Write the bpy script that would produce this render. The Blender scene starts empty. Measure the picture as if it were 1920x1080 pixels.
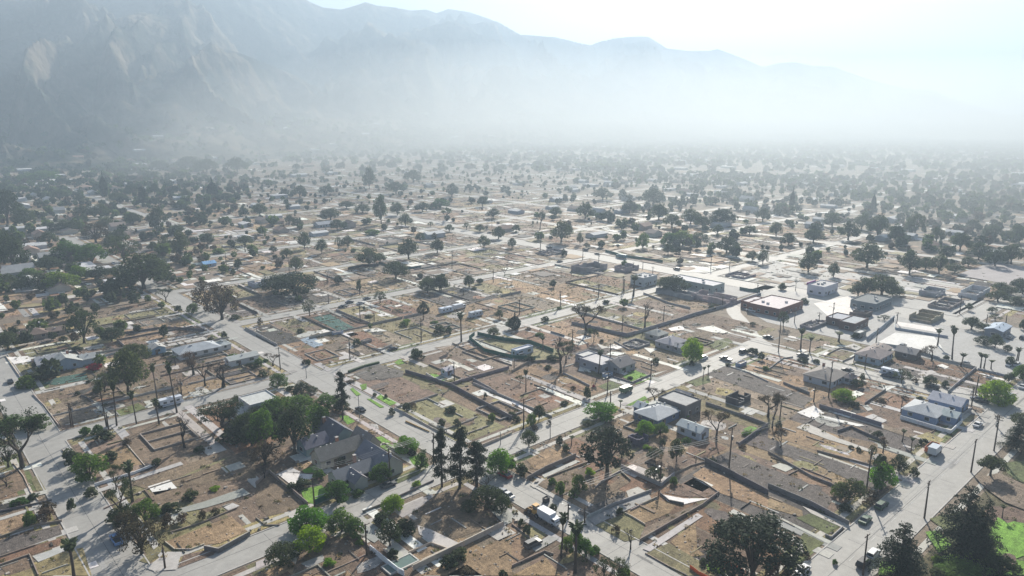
import bpy, math, random
import numpy as np
from mathutils import Vector, Matrix, noise as mnoise

# ---------------------------------------------------------------- camera, sky, sun
# world axes: X runs along the cross streets (up and right in the view), Y along the long streets (up and left)
scene = bpy.context.scene
R = math.radians
FPX = 1350.0                      # focal length in pixels of a 1920 wide picture
PITCH = math.atan(325 / FPX)
CAM_H = 100.0
HEAD = R(48)                      # heading of the view from +X
cd = bpy.data.cameras.new('camera'); cam = bpy.data.objects.new('camera', cd)
scene.collection.objects.link(cam); scene.camera = cam
cd.sensor_width = 36; cd.lens = 36 * FPX / 1920; cd.clip_start = 1; cd.clip_end = 60000
cam.location = (0, 0, CAM_H)
cam.rotation_euler = (math.pi / 2 - PITCH, 0, HEAD - math.pi / 2)

SUN_AZ, SUN_EL = R(48 - 15.0), R(29)
w = bpy.data.worlds.new('World'); scene.world = w; w.use_nodes = True
nt = w.node_tree; bg = nt.nodes['Background']
sky = nt.nodes.new('ShaderNodeTexSky'); sky.sky_type = 'NISHITA'; sky.sun_disc = False
sky.sun_elevation = SUN_EL; sky.sun_rotation = math.pi / 2 - SUN_AZ
sky.air_density = 0.6; sky.dust_density = 1.2; sky.altitude = 400
nt.links.new(sky.outputs[0], bg.inputs[0]); bg.inputs[1].default_value = 0.06
sd = bpy.data.lights.new('sun', 'SUN'); sd.energy = 5.0; sd.angle = R(0.6); sd.color = (1.0, 0.93, 0.81)
sun = bpy.data.objects.new('sun', sd); scene.collection.objects.link(sun)
sun.rotation_euler = Vector((-math.cos(SUN_EL) * math.cos(SUN_AZ), -math.cos(SUN_EL) * math.sin(SUN_AZ), -math.sin(SUN_EL))).to_track_quat('-Z', 'Y').to_euler()
scene.view_settings.view_transform = 'Standard'; scene.view_settings.look = 'None'
scene.view_settings.exposure = 1.02; scene.view_settings.gamma = 1
scene.cycles.volume_bounces = 0; scene.cycles.max_bounces = 6; scene.cycles.transparent_max_bounces = 8
scene.cycles.volume_step_rate = 1
HAZE_DENSITY, HAZE_G = 0.00036, 0.27

# ---------------------------------------------------------------- helpers
col = bpy.data.collections.new('scene'); scene.collection.children.link(col)
rnd = random.Random(11)
TILES = dict(a=(0,780,3.6), b=(480,780,3.6), c=(960,780,3.6), d=(1440,780,3.6), e=(0,520,3.8562), f=(480,520,3.8562), g=(960,520,3.8562), h=(1440,520,3.8562),
             i=(0,280,4), j=(480,280,4), k=(960,280,4), l=(1440,280,4), m=(240,440,6), n=(900,420,6), o=(1200,460,6), q=(1500,500,4.5714), s=(560,760,8), t=(1160,720,8), z=(0,0,1))
def full(t, x, y):
    a = TILES[t]; return a[0] + x / a[2], a[1] + y / a[2]
def ray(px, py):
    u = (px - 960) / FPX; v = (py - 540) / FPX
    dx = u; dy = math.cos(PITCH) - v * math.sin(PITCH); dz = -math.sin(PITCH) - v * math.cos(PITCH)
    c, s = math.cos(HEAD), math.sin(HEAD)
    return Vector((dy * c + dx * s, dy * s - dx * c, dz))
def W(t, x, y):                                   # survey point on the ground, metres
    r = ray(*full(t, x, y)); k = -CAM_H / r.z
    return (r.x * k, r.y * k)
def project(x, y, z=0):
    c, s = math.cos(HEAD), math.sin(HEAD)
    f = x * c + y * s; r = x * s - y * c; dz = z - CAM_H
    d = f * math.cos(PITCH) - dz * math.sin(PITCH)
    if d < 1: return None
    up = f * math.sin(PITCH) + dz * math.cos(PITCH)
    return (960 + FPX * r / d, 540 - FPX * up / d, d)
def depth(x, y):
    c, s = math.cos(HEAD), math.sin(HEAD)
    return (x * c + y * s) * math.cos(PITCH) + CAM_H * math.sin(PITCH)

class MB:
    def __init__(s): s.v = []; s.f = []; s.c = []; s.m = []; s.n = 0
    def add(s, verts, faces, colr=None, mi=0):
        s.v.append(np.array(verts, float).reshape(-1, 3)); n = s.n
        for f in faces: s.f.append([i + n for i in f]); s.c.append(colr); s.m.append(mi)
        s.n += len(s.v[-1])
    def box(s, x0, x1, y0, y1, z0, z1, colr=None, mi=0, bottom=False):
        v = [(x0,y0,z0),(x1,y0,z0),(x1,y1,z0),(x0,y1,z0),(x0,y0,z1),(x1,y0,z1),(x1,y1,z1),(x0,y1,z1)]
        f = [(4,5,6,7),(0,1,5,4),(1,2,6,5),(2,3,7,6),(3,0,4,7)]
        if bottom: f.append((3,2,1,0))
        s.add(v, f, colr, mi)
    def obox(s, a, b, wd, z0, z1, colr=None, mi=0):        # a box along the line a-b
        a = Vector(a[:2]); b = Vector(b[:2]); d = b - a
        if d.length < 1e-4: return
        d.normalize(); n = Vector((-d.y, d.x)) * wd / 2
        p = [a - n, b - n, b + n, a + n]
        v = [(q.x, q.y, z0) for q in p] + [(q.x, q.y, z1) for q in p]
        s.add(v, [(4,5,6,7),(0,1,5,4),(1,2,6,5),(2,3,7,6),(3,0,4,7),(3,2,1,0)], colr, mi)
    def poly(s, pts, z, colr=None, mi=0):
        pts = [tuple(p[:2]) for p in pts]
        A = sum(pts[i][0] * pts[(i+1) % len(pts)][1] - pts[(i+1) % len(pts)][0] * pts[i][1] for i in range(len(pts)))
        if A < 0: pts = pts[::-1]
        s.add([(x, y, z) for x, y in pts], [tuple(range(len(pts)))], colr, mi)
    def tube(s, pts, rad, n=6, colr=None, mi=0, cap=True):
        pts = [Vector(p) for p in pts]; vs = []
        for i, p in enumerate(pts):
            d = (pts[min(i+1, len(pts)-1)] - pts[max(i-1, 0)])
            if d.length < 1e-6: d = Vector((0,0,1))
            d.normalize(); a = d.orthogonal().normalized(); b = d.cross(a)
            r = rad[i] if hasattr(rad, '__len__') else rad
            for k in range(n):
                t = 2 * math.pi * k / n; q = p + a * math.cos(t) * r + b * math.sin(t) * r; vs.append(tuple(q))
        fs = [(i*n+k, i*n+(k+1) % n, (i+1)*n+(k+1) % n, (i+1)*n+k) for i in range(len(pts)-1) for k in range(n)]
        if cap: fs += [tuple((len(pts)-1)*n + k for k in range(n))]
        s.add(vs, fs, colr, mi)
    def build(s, name, mats, parent=None, smooth=False):
        me = bpy.data.meshes.new(name)
        if s.n:
            me.from_pydata(np.concatenate(s.v).tolist(), [], s.f)
        if any(c is not None for c in s.c):
            at = me.color_attributes.new('tint', 'FLOAT_COLOR', 'CORNER')
            arr = np.ones((len(me.loops), 4), dtype=np.float32); k = 0
            for f, c in zip(s.f, s.c):
                if c is not None: arr[k:k+len(f), :3] = c
                k += len(f)
            at.data.foreach_set('color', arr.ravel())
        if not isinstance(mats, (list, tuple)): mats = [mats]
        for m in mats: me.materials.append(m)
        if len(mats) > 1: me.polygons.foreach_set('material_index', s.m)
        if smooth: me.polygons.foreach_set('use_smooth', [True] * len(me.polygons))
        me.update()
        return link(name, me, parent)
def link(name, me, parent=None):
    o = bpy.data.objects.new(name, me); col.objects.link(o)
    if parent: o.parent = parent
    return o
def np_mesh(name, V, nq, mats, mi=None):                  # quads only, from numpy arrays
    me = bpy.data.meshes.new(name); n = len(V)
    me.vertices.add(n); me.vertices.foreach_set('co', V.astype(np.float32).ravel())
    me.loops.add(n); me.loops.foreach_set('vertex_index', np.arange(n, dtype=np.int32))
    me.polygons.add(nq); me.polygons.foreach_set('loop_start', np.arange(0, n, 4, dtype=np.int32))
    try: me.polygons.foreach_set('loop_total', np.full(nq, 4, dtype=np.int32))
    except Exception: pass
    for m in mats: me.materials.append(m)
    if mi is not None: me.polygons.foreach_set('material_index', mi.astype(np.int32))
    me.update(calc_edges=True)
    return me
def tag(o, label=None, cat=None, group=None, kind=None):
    if label: o['label'] = label
    if cat: o['category'] = cat
    if group: o['group'] = group
    if kind: o['kind'] = kind
    return o
def empty(name, loc, rz=0):
    o = bpy.data.objects.new(name, None); col.objects.link(o); o.location = loc; o.rotation_euler = (0, 0, rz); o.empty_display_size = 0.5
    return o
KIDS = {}
def dup(root, loc, rz=0, scale=None):
    r = root.copy(); col.objects.link(r); r.location = loc; r.rotation_euler = (0, 0, rz)
    if scale is not None: r.scale = scale
    for ch in KIDS[root.name]:
        c = ch.copy(); col.objects.link(c); c.parent = r
        for g in KIDS.get(ch.name, []):
            d = g.copy(); col.objects.link(d); d.parent = c
    return r

# ---------------------------------------------------------------- materials
def mat(name, base=(.5,.5,.5), rough=.85, var=.25, scales=(.2, 1.5), bump=0, attr=False, spec=.3, metal=0, trans=0, island=0, specks=0, objrand=0, tint2=None, streak=0):
    m = bpy.data.materials.new(name); m.use_nodes = True; t = m.node_tree; N = t.nodes; L = t.links
    p = N['Principled BSDF']; p.inputs['Roughness'].default_value = rough; p.inputs['Metallic'].default_value = metal
    p.inputs['Specular IOR Level'].default_value = spec
    g = N.new('ShaderNodeNewGeometry')
    if attr:
        a = N.new('ShaderNodeAttribute'); a.attribute_name = 'tint'; c = a.outputs['Color']
    else:
        r = N.new('ShaderNodeRGB'); r.outputs[0].default_value = (*base, 1); c = r.outputs[0]
    def mul(c, fac_out, lo, hi):
        mr = N.new('ShaderNodeMapRange'); mr.inputs['From Min'].default_value = .28; mr.inputs['From Max'].default_value = .72
        mr.inputs['To Min'].default_value = lo; mr.inputs['To Max'].default_value = hi; L.new(fac_out, mr.inputs['Value'])
        mx = N.new('ShaderNodeVectorMath'); mx.operation = 'SCALE'; L.new(c, mx.inputs[0]); L.new(mr.outputs[0], mx.inputs['Scale'])
        return mx.outputs[0]
    nz = None
    for k, s in enumerate(scales):
        n = N.new('ShaderNodeTexNoise'); n.inputs['Scale'].default_value = s; n.inputs['Detail'].default_value = 5; n.inputs['Roughness'].default_value = .65
        L.new(g.outputs['Position'], n.inputs['Vector']); nz = n
        if tint2 and k == 0:
            mr = N.new('ShaderNodeMapRange'); mr.inputs['From Min'].default_value = .42; mr.inputs['From Max'].default_value = .62; L.new(n.outputs[0], mr.inputs['Value'])
            mx = N.new('ShaderNodeMix'); mx.data_type = 'RGBA'; L.new(mr.outputs[0], mx.inputs['Factor']); L.new(c, mx.inputs['A']); mx.inputs['B'].default_value = (*tint2, 1); c = mx.outputs['Result']
        else: c = mul(c, n.outputs[0], 1 - var, 1 + var)
    if specks:
        for s, lo, hi, amt in ((2.2, .60, .66, 1.7), (3.1, .60, .68, .35)):
            n = N.new('ShaderNodeTexNoise'); n.inputs['Scale'].default_value = s * .35; n.inputs['Detail'].default_value = 6; n.inputs['Roughness'].default_value = .8
            mp = N.new('ShaderNodeMapping'); mp.inputs['Location'].default_value = (s * 31, s * 7, 0); L.new(g.outputs['Position'], mp.inputs[0]); L.new(mp.outputs[0], n.inputs['Vector'])
            mr = N.new('ShaderNodeMapRange'); mr.inputs['From Min'].default_value = lo; mr.inputs['From Max'].default_value = hi
            mr.inputs['To Min'].default_value = 1; mr.inputs['To Max'].default_value = 1 + (amt - 1) * specks; L.new(n.outputs[0], mr.inputs['Value'])
            mx = N.new('ShaderNodeVectorMath'); mx.operation = 'SCALE'; L.new(c, mx.inputs[0]); L.new(mr.outputs[0], mx.inputs['Scale']); c = mx.outputs[0]
    if streak:                                           # scraped and driven-over soil
        for sx, sy, o_ in ((1.3, .10, 5), (.10, 1.1, 71)):
            n = N.new('ShaderNodeTexNoise'); n.inputs['Scale'].default_value = 1; n.inputs['Detail'].default_value = 4; n.inputs['Distortion'].default_value = .6
            mp = N.new('ShaderNodeMapping'); mp.inputs['Location'].default_value = (o_, o_, 0); mp.inputs['Scale'].default_value = (sx, sy, 1); L.new(g.outputs['Position'], mp.inputs[0]); L.new(mp.outputs[0], n.inputs['Vector'])
            c = mul(c, n.outputs[0], .84, 1.16)
    if island:
        mr = N.new('ShaderNodeMapRange'); mr.inputs['To Min'].default_value = 1 - island; mr.inputs['To Max'].default_value = 1 + island; L.new(g.outputs['Random Per Island'], mr.inputs['Value'])
        mx = N.new('ShaderNodeVectorMath'); mx.operation = 'SCALE'; L.new(c, mx.inputs[0]); L.new(mr.outputs[0], mx.inputs['Scale']); c = mx.outputs[0]
    if objrand:
        oi = N.new('ShaderNodeObjectInfo'); mr = N.new('ShaderNodeMapRange'); mr.inputs['To Min'].default_value = 1 - objrand; mr.inputs['To Max'].default_value = 1 + objrand; L.new(oi.outputs['Random'], mr.inputs['Value'])
        hs = N.new('ShaderNodeHueSaturation'); L.new(mr.outputs[0], hs.inputs['Value'])
        h2 = N.new('ShaderNodeMapRange'); h2.inputs['To Min'].default_value = .53; h2.inputs['To Max'].default_value = .48; L.new(oi.outputs['Random'], h2.inputs['Value']); L.new(h2.outputs[0], hs.inputs['Hue'])
        L.new(c, hs.inputs['Color']); c = hs.outputs[0]
    L.new(c, p.inputs['Base Color'])
    if bump:
        b = N.new('ShaderNodeBump'); b.inputs['Strength'].default_value = 1; b.inputs['Distance'].default_value = bump; L.new(nz.outputs[0], b.inputs['Height']); L.new(b.outputs[0], p.inputs['Normal'])
    if trans:
        tr = N.new('ShaderNodeBsdfTranslucent'); hs = N.new('ShaderNodeHueSaturation'); hs.inputs['Saturation'].default_value = 1.15; hs.inputs['Value'].default_value = 1.7; hs.inputs['Hue'].default_value = .49
        L.new(c, hs.inputs['Color']); L.new(hs.outputs[0], tr.inputs[0])
        mx = N.new('ShaderNodeMixShader'); mx.inputs[0].default_value = trans; L.new(p.outputs[0], mx.inputs[1]); L.new(tr.outputs[0], mx.inputs[2])
        L.new(mx.outputs[0], N['Material Output'].inputs[0])
    return m
M_GROUND = mat('dirt', (.22,.175,.13), var=.26, scales=(.03,.35,2.5), bump=.3, specks=.9, streak=1)
M_LOT = mat('lot_soil', attr=True, var=.34, scales=(.09,.7,3.5), bump=.45, specks=1.15, streak=1)
M_ROAD = mat('asphalt', (.34,.33,.31), var=.12, scales=(.06,.5,4.0), spec=.4, rough=.72)
M_CONC = mat('concrete', attr=True, rough=.78, spec=.3, var=.14, scales=(.12,.9,4.0), bump=.02, specks=.35)
M_PAINT = mat('paint_line', (.5,.5,.48), var=.3, scales=(.6,3))
M_BLOCK = mat('block_wall', attr=True, var=.16, scales=(.3,1.6), bump=.03)
M_WALL = mat('stucco', attr=True, var=.08, scales=(.3,2.0))
M_ROOF = mat('shingle', attr=True, var=.15, scales=(.5,4.0), bump=.04)
M_GLASS = mat('dark_glass', (.03,.04,.05), rough=.15, var=.1, spec=.6)
M_CARP = mat('car_paint', attr=True, rough=.3, var=.03, spec=.5)
M_TYRE = mat('tyre_rubber', (.02,.02,.02), var=.1)
M_WOOD = mat('pole_wood', (.075,.055,.042), var=.25, scales=(.8,6))
M_METAL = mat('grey_metal', (.22,.23,.24), rough=.5, metal=.4, var=.1)
M_BARK = mat('bark', (.075,.06,.048), var=.3, scales=(.7,4))
M_BURNT = mat('charred_bark', (.035,.03,.027), var=.3, scales=(.7,4))
M_LEAF = mat('leaf_dark', (.042,.06,.024), var=.25, scales=(.25,), island=.5, trans=.35, objrand=.35, spec=.2)
M_LEAFM = mat('leaf_mid', (.08,.14,.026), var=.25, scales=(.25,), island=.4, trans=.38, objrand=.25, spec=.2)
M_LEAFB = mat('leaf_bright', (.13,.235,.026), var=.2, scales=(.3,), island=.35, trans=.45, objrand=.2, spec=.2)
M_NEEDLE = mat('needles', (.034,.048,.028), var=.3, scales=(.3,), island=.5, trans=.15, objrand=.2, spec=.2)
M_BROWN = mat('scorched_leaf', (.085,.065,.042), var=.25, scales=(.3,), island=.4, trans=.2, objrand=.3, spec=.1)
M_RED = mat('red_flowers', (.42,.02,.05), var=.2, scales=(.5,), island=.4, trans=.3)
M_FROND = mat('palm_frond', (.055,.075,.028), var=.2, scales=(.5,), island=.35, trans=.3, objrand=.2)
M_HILL = None
PAL = dict(D=(.205,.148,.105), R=(.23,.138,.088), T=(.32,.222,.135), G=(.145,.125,.112), K=(.06,.054,.05), O=(.24,.21,.11), Y=(.33,.27,.13), L=(.17,.33,.045), E=(.14,.16,.065),
           C=(.46,.445,.415), A=(.32,.315,.30), W=(.72,.70,.66), S=(.06,.13,.11), B=(.30,.37,.46), P=(.25,.19,.142))
def jit(c, a=.12):
    k = 1 + rnd.uniform(-a, a); return tuple(min(.85, v * k * (1 + rnd.uniform(-.04, .04))) for v in c)

# ---------------------------------------------------------------- ground, roads
g = MB(); g.box(-14000, 22000, -9000, 22000, -1, 0); tag(g.build('ground', M_GROUND), 'brown dirt plain of cleared burnt lots', kind='structure')
roads = MB(); kerb = MB(); walk = MB(); paint = MB()
XR = {30: 11, 121: 10.5}                                   # long streets (constant x)
AR = []                                                     # (x0,x1,y,width)
BR = []
def road_x(y, x0, x1, wd, z=.02, side=True, kerbs=True): AR.append((x0, x1, y, wd, z, side, kerbs))
def road_y(x, y0, y1, wd, z=.026, side=True, kerbs=True): BR.append((y0, y1, x, wd, z, side, kerbs))
road_x(57, 40, 420, 12)
road_x(154, -60, 285, 10)
road_x(254.5, -60, 121, 8); road_x(250, 121, 386, 9)
road_x(343, 126, 384, 8.5); road_x(433, 126, 384, 8); road_x(527, 126, 384, 8)
road_x(250, 396, 640, 9); road_x(105, 396, 700, 10)
road_y(30, 50, 420, 11); road_y(121, 57, 700, 10.5)
road_y(285, 57, 172, 9.5); road_y(388, 205, 520, 17); road_y(402, 516, 760, 14); road_y(393, 40, 212, 22, side=False)
for k in range(7): road_x(620 + 93 * k, -500 + 40 * k, 900, 7.5, side=False, kerbs=False)
for k, x in enumerate((-75, 212, 480, 570, 660, 760, 860)): road_y(x, 620 if x == 212 else (260 if x < 0 else 130), 1200, 7.5, side=False, kerbs=False)
for k, y in enumerate((343, 433, 527)): road_x(y, 400, 900, 7.5, side=False, kerbs=False)
def cuts(lo, hi, spans):                                    # interval minus spans
    out = [(lo, hi)]
    for a, b in spans:
        nxt = []
        for p, q in out:
            if b <= p or a >= q: nxt.append((p, q))
            else:
                if a > p: nxt.append((p, a))
                if b < q: nxt.append((b, q))
        out = nxt
    return [(p, q) for p, q in out if q - p > .5]
for i, (x0, x1, y, wd, z, sd_, kb) in enumerate(AR):
    roads.poly([(x0, y-wd/2), (x1, y-wd/2), (x1, y+wd/2), (x0, y+wd/2)], z)
    for sgn in (-1, 1):
        yy = y + sgn * wd / 2
        sp = [(bx - bw/2 - .2, bx + bw/2 + .2) for (b0, b1, bx, bw, _, _, _) in BR if b0 - 1 <= yy <= b1 + 1]
        if kb:
            for p, q in cuts(x0, x1, sp): kerb.box(p, q, min(yy, yy+sgn*.3), max(yy, yy+sgn*.3), 0, .15, (.46,.445,.42))
        if sd_:
            a = yy + sgn * 2.6; b = yy + sgn * 4.2
            for p, q in cuts(x0, x1, [(s-4.5, t+4.5) for s, t in sp]): walk.box(p, q, min(a, b), max(a, b), 0, .10, jit((.46,.44,.41), .05))
for (y0, y1, x, wd, z, sd_, kb) in BR:
    roads.poly([(x-wd/2, y0), (x+wd/2, y0), (x+wd/2, y1), (x-wd/2, y1)], z)
    for sgn in (-1, 1):
        xx = x + sgn * wd / 2
        sp = [(ay - aw/2 - .2, ay + aw/2 + .2) for (a0, a1, ay, aw, _, _, _) in AR if a0 - 1 <= xx <= a1 + 1]
        if kb:
            for p, q in cuts(y0, y1, sp): kerb.box(min(xx, xx+sgn*.3), max(xx, xx+sgn*.3), p, q, 0, .145, (.46,.445,.42))
        if sd_:
            a = xx + sgn * 2.6; b = xx + sgn * 4.2
            for p, q in cuts(y0, y1, [(s-4.5, t+4.5) for s, t in sp]): walk.box(min(a, b), max(a, b), p, q, 0, .096, jit((.46,.44,.41), .05))
# corner fillets, curved side street and the far winding roads
def strip(pts, wd, z, mb=roads, colr=None):
    pts = [Vector(p) for p in pts]; L_, R_ = [], []
    for i, p in enumerate(pts):
        d = (pts[min(i+1, len(pts)-1)] - pts[max(i-1, 0)]).normalized(); n = Vector((-d.y, d.x)) * wd / 2
        L_.append(p + n); R_.append(p - n)
    for i in range(len(pts)-1): mb.poly([R_[i], R_[i+1], L_[i+1], L_[i]], z, colr)
def smooth(pts, n=6):
    out = []; P = [Vector(p) for p in pts]; P = [P[0]] + P + [P[-1]]
    for i in range(1, len(P)-2):
        for k in range(n):
            t = k / n; a, b, c, d = P[i-1:i+3]
            out.append(.5 * ((2*b) + (c-a)*t + (2*a-5*b+4*c-d)*t*t + (3*b-a-3*c+d)*t**3))
    out.append(P[-2]); return out
strip(smooth([(278, 150), (288, 152), (296, 162), (306, 171), (318, 182), (330, 193), (352, 205)]), 7, .034)
strip(smooth([W('k',0,650), W('k',140,600), W('k',300,595), W('k',450,580), W('k',600,570), W('k',780,540), W('k',960,520), W('k',1040,535)]), 9, .038)
strip(smooth([W('k',600,572), W('k',750,610), W('k',900,655)]), 8, .042)
strip([W('k',1020,680), W('k',1160,700)], 8, .038); strip([W('k',1450,745), W('k',1600,775)], 7, .038); strip([W('k',1230,765), W('k',1370,750)], 6, .038)
for x, y, a0 in ((285+4.7, 62.8, 1), (285-4.7, 62.8, 2), (121+5.2, 62.8, 1), (279.9, 149, 3)):   # corner flares
    sx, sy = (1, 1) if a0 == 1 else ((-1, 1) if a0 == 2 else (-1, -1))
    pts = [(x, y)] + [(x + sx*5*(1-math.sin(t)), y + sy*5*(1-math.cos(t))) for t in np.linspace(0, math.pi/2, 7)]
    roads.poly(pts, .046)
# faded paint, tar joints
for k in range(28): paint.box(60 + k*12, 63 + k*12, 56.93, 57.07, .02, .030)
for k in range(22): paint.box(387.9, 388.1, 215 + k*14, 219 + k*14, .02, .034)
for (x0, x1) in ((127, 279),): paint.box(x0, x0+.4, 52, 62, .02, .029)
TAR = MB(); TB = (.12,.12,.12)
for k in range(120):
    if rnd.random() < .5: y = rnd.choice((57, 154, 250, 343)); x = rnd.uniform(45, 380); TAR.box(x, x + .09, y-4, y+4, .02, .0235 + k*1e-5, TB)
    else: x = rnd.choice((30, 121, 121, 285)); y = rnd.uniform(70, 330) if x != 285 else rnd.uniform(65, 148); TAR.box(x-5, x+5, y, y+.09, .02, .0295 + k*1e-5, TB)
for x, y0, y1 in ((121.1, 64, 420), (30, 60, 330), (285, 64, 148)): TAR.box(x-.05, x+.05, y0, y1, .02, .0318, TB)
for y, x0, x1 in ((154, -40, 280), (250, 130, 375), (343, 130, 375), (57, 60, 380)): TAR.box(x0, x1, y+.6, y+.7, .02, .0322, TB)
PM = []
for k in range(46):
    if k % 2: x, y = rnd.uniform(45, 380), rnd.choice((57, 154, 250, 343)) + rnd.uniform(-3, 3); a, b = rnd.uniform(.6, 5), rnd.uniform(.3, .8)
    else: x = rnd.choice((30, 121, 285)) + rnd.uniform(-3, 3); y = rnd.uniform(65, 148) if x > 200 else rnd.uniform(65, 340); a, b = rnd.uniform(.3, .8), rnd.uniform(.6, 5)
    g_ = rnd.uniform(.17, .40); PM.append(0); TAR.poly([(x-a, y-b), (x+a, y-b), (x+a, y+b), (x-a, y+b)], .0352 + k*2e-5, (g_, g_*.98, g_*.95))
tag(roads.build('road', M_ROAD), 'pale grey asphalt streets laid out in a grid', kind='structure')
tag(kerb.build('kerb', M_CONC), 'pale concrete kerbs along the streets', kind='structure')
tag(walk.build('pavement', M_CONC), 'narrow pale concrete pavements beside the streets', kind='structure')
tag(paint.build('road_markings', M_PAINT), 'faded white lane dashes on the asphalt', kind='structure')
tag(TAR.build('road_joint_lines', mat('tar', attr=True, var=.2)), 'tar seams and utility patches in the asphalt', kind='structure')

# ---------------------------------------------------------------- registry for labels
REG = []     # (object, description, x, y)
ORD = 'first second third fourth fifth sixth seventh eighth ninth tenth eleventh twelfth thirteenth fourteenth fifteenth sixteenth seventeenth eighteenth nineteenth twentieth'.split()
TENS = {2: 'twenty', 3: 'thirty', 4: 'forty', 5: 'fifty', 6: 'sixty', 7: 'seventy', 8: 'eighty', 9: 'ninety'}
TENTH = {2: 'twentieth', 3: 'thirtieth', 4: 'fortieth', 5: 'fiftieth', 6: 'sixtieth', 7: 'seventieth', 8: 'eightieth', 9: 'ninetieth'}
def ordinal(n):
    if n <= 20: return ORD[n-1]
    if n > 99: return 'hundred-and-' + ordinal(n-100) if n > 100 else 'hundredth'
    return TENTH[n // 10] if n % 10 == 0 else TENS[n // 10] + '-' + ORD[n % 10 - 1]
ROWS = [(57, 'roadside park strip'), (154, 'nearest block row'), (250, 'second block row'), (343, 'third block row'), (433, 'fourth block row'), (527, 'fifth block row'), (620, 'sixth block row'), (9e9, 'hazy far blocks')]
COLS = [(30, 'outside first side street'), (121, 'before middle street'), (285, 'past middle street'), (390, 'near the avenue'), (9e9, 'beyond the avenue')]
def place_words(x, y):
    r = next(n for k, n in ROWS if y < k); c = next(n for k, n in COLS if x < k)
    return (r, c)
def reg(o, desc, x, y, cat, group=None):
    REG.append((o, desc, x, y)); tag(o, None, cat, group); return o
def finish_labels():
    d = {}
    for o, desc, x, y in REG: d.setdefault((desc, place_words(x, y)), []).append((project(x, y)[0] if project(x, y) else 0, o))
    for (desc, (r, c)), L_ in d.items():
        L_.sort(key=lambda q: q[0])
        for i, (_, o) in enumerate(L_):
            if len(L_) == 1: o['label'] = f'{desc}, {r}, {c}'
            else: o['label'] = f'{desc}, {ordinal(i+1)} from left, {r}, {c}'

# ---------------------------------------------------------------- lots
soil = MB(); slab = MB(); rub = []
ZC = [0]
def zn(base=.05): ZC[0] = (ZC[0] + 1) % 8; return base + ZC[0] * .004
def on_road(x, y, m=1.0):
    for (x0, x1, ya, wd, *_ ) in AR:
        if x0 - m < x < x1 + m and abs(y - ya) < wd/2 + m: return True
    for (y0, y1, xa, wd, *_ ) in BR:
        if y0 - m < y < y1 + m and abs(x - xa) < wd/2 + m: return True
    return False
def wall_obj(pts, h, colr=(.24,.22,.2), th=.22, desc='low grey block wall', name='block_wall', cat='wall', group='masonry walls left round the lots', mt=None, cap=None, m=None):
    mb = MB(); h *= .72; th *= .8; colr = tuple(v*1.35 for v in colr)
    for k, (a, b) in enumerate(zip(pts, pts[1:])):
        a = Vector(a[:2]); b = Vector(b[:2]); L_ = (b-a).length
        if L_ < .3: continue
        dd = (b-a) / L_
        if k: a = a + dd * (th/2 + .003)
        n = max(1, int(L_ / 5)); pr = None
        for i in range(n):                                  # slight steps and chips along the top
            p = a + (b-a) * (i / n); q = a + (b-a) * ((i+1) / n)
            hh = h * (1 + rnd.choice((0, 0, 0, -.12, .05)))
            mb.obox(p, q - dd*.004, th, 0, hh, jit(colr, .08))
            if cap: mb.obox(p, q - dd*.004, th + .08, hh + .003, hh + .07, cap)
    o = mb.build(name, mt or M_BLOCK)
    x, y = pts[0][:2]; x2, y2 = pts[-1][:2]
    return reg(o, desc, (x+x2)/2, (y+y2)/2, cat, group)
def blob(cx, cy, rx, ry, z, colr, n=11, mb=None):
    ph = rnd.random() * 6.28
    (mb or soil).poly([(cx + rx*math.cos(t+ph)*rnd.uniform(.72, 1.12), cy + ry*math.sin(t+ph)*rnd.uniform(.72, 1.12)) for t in np.linspace(0, 6.283*(1-1/n), n)], z, colr)
WEED = []   # (x,y,size,kind)
FOUND = [0]
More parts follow.
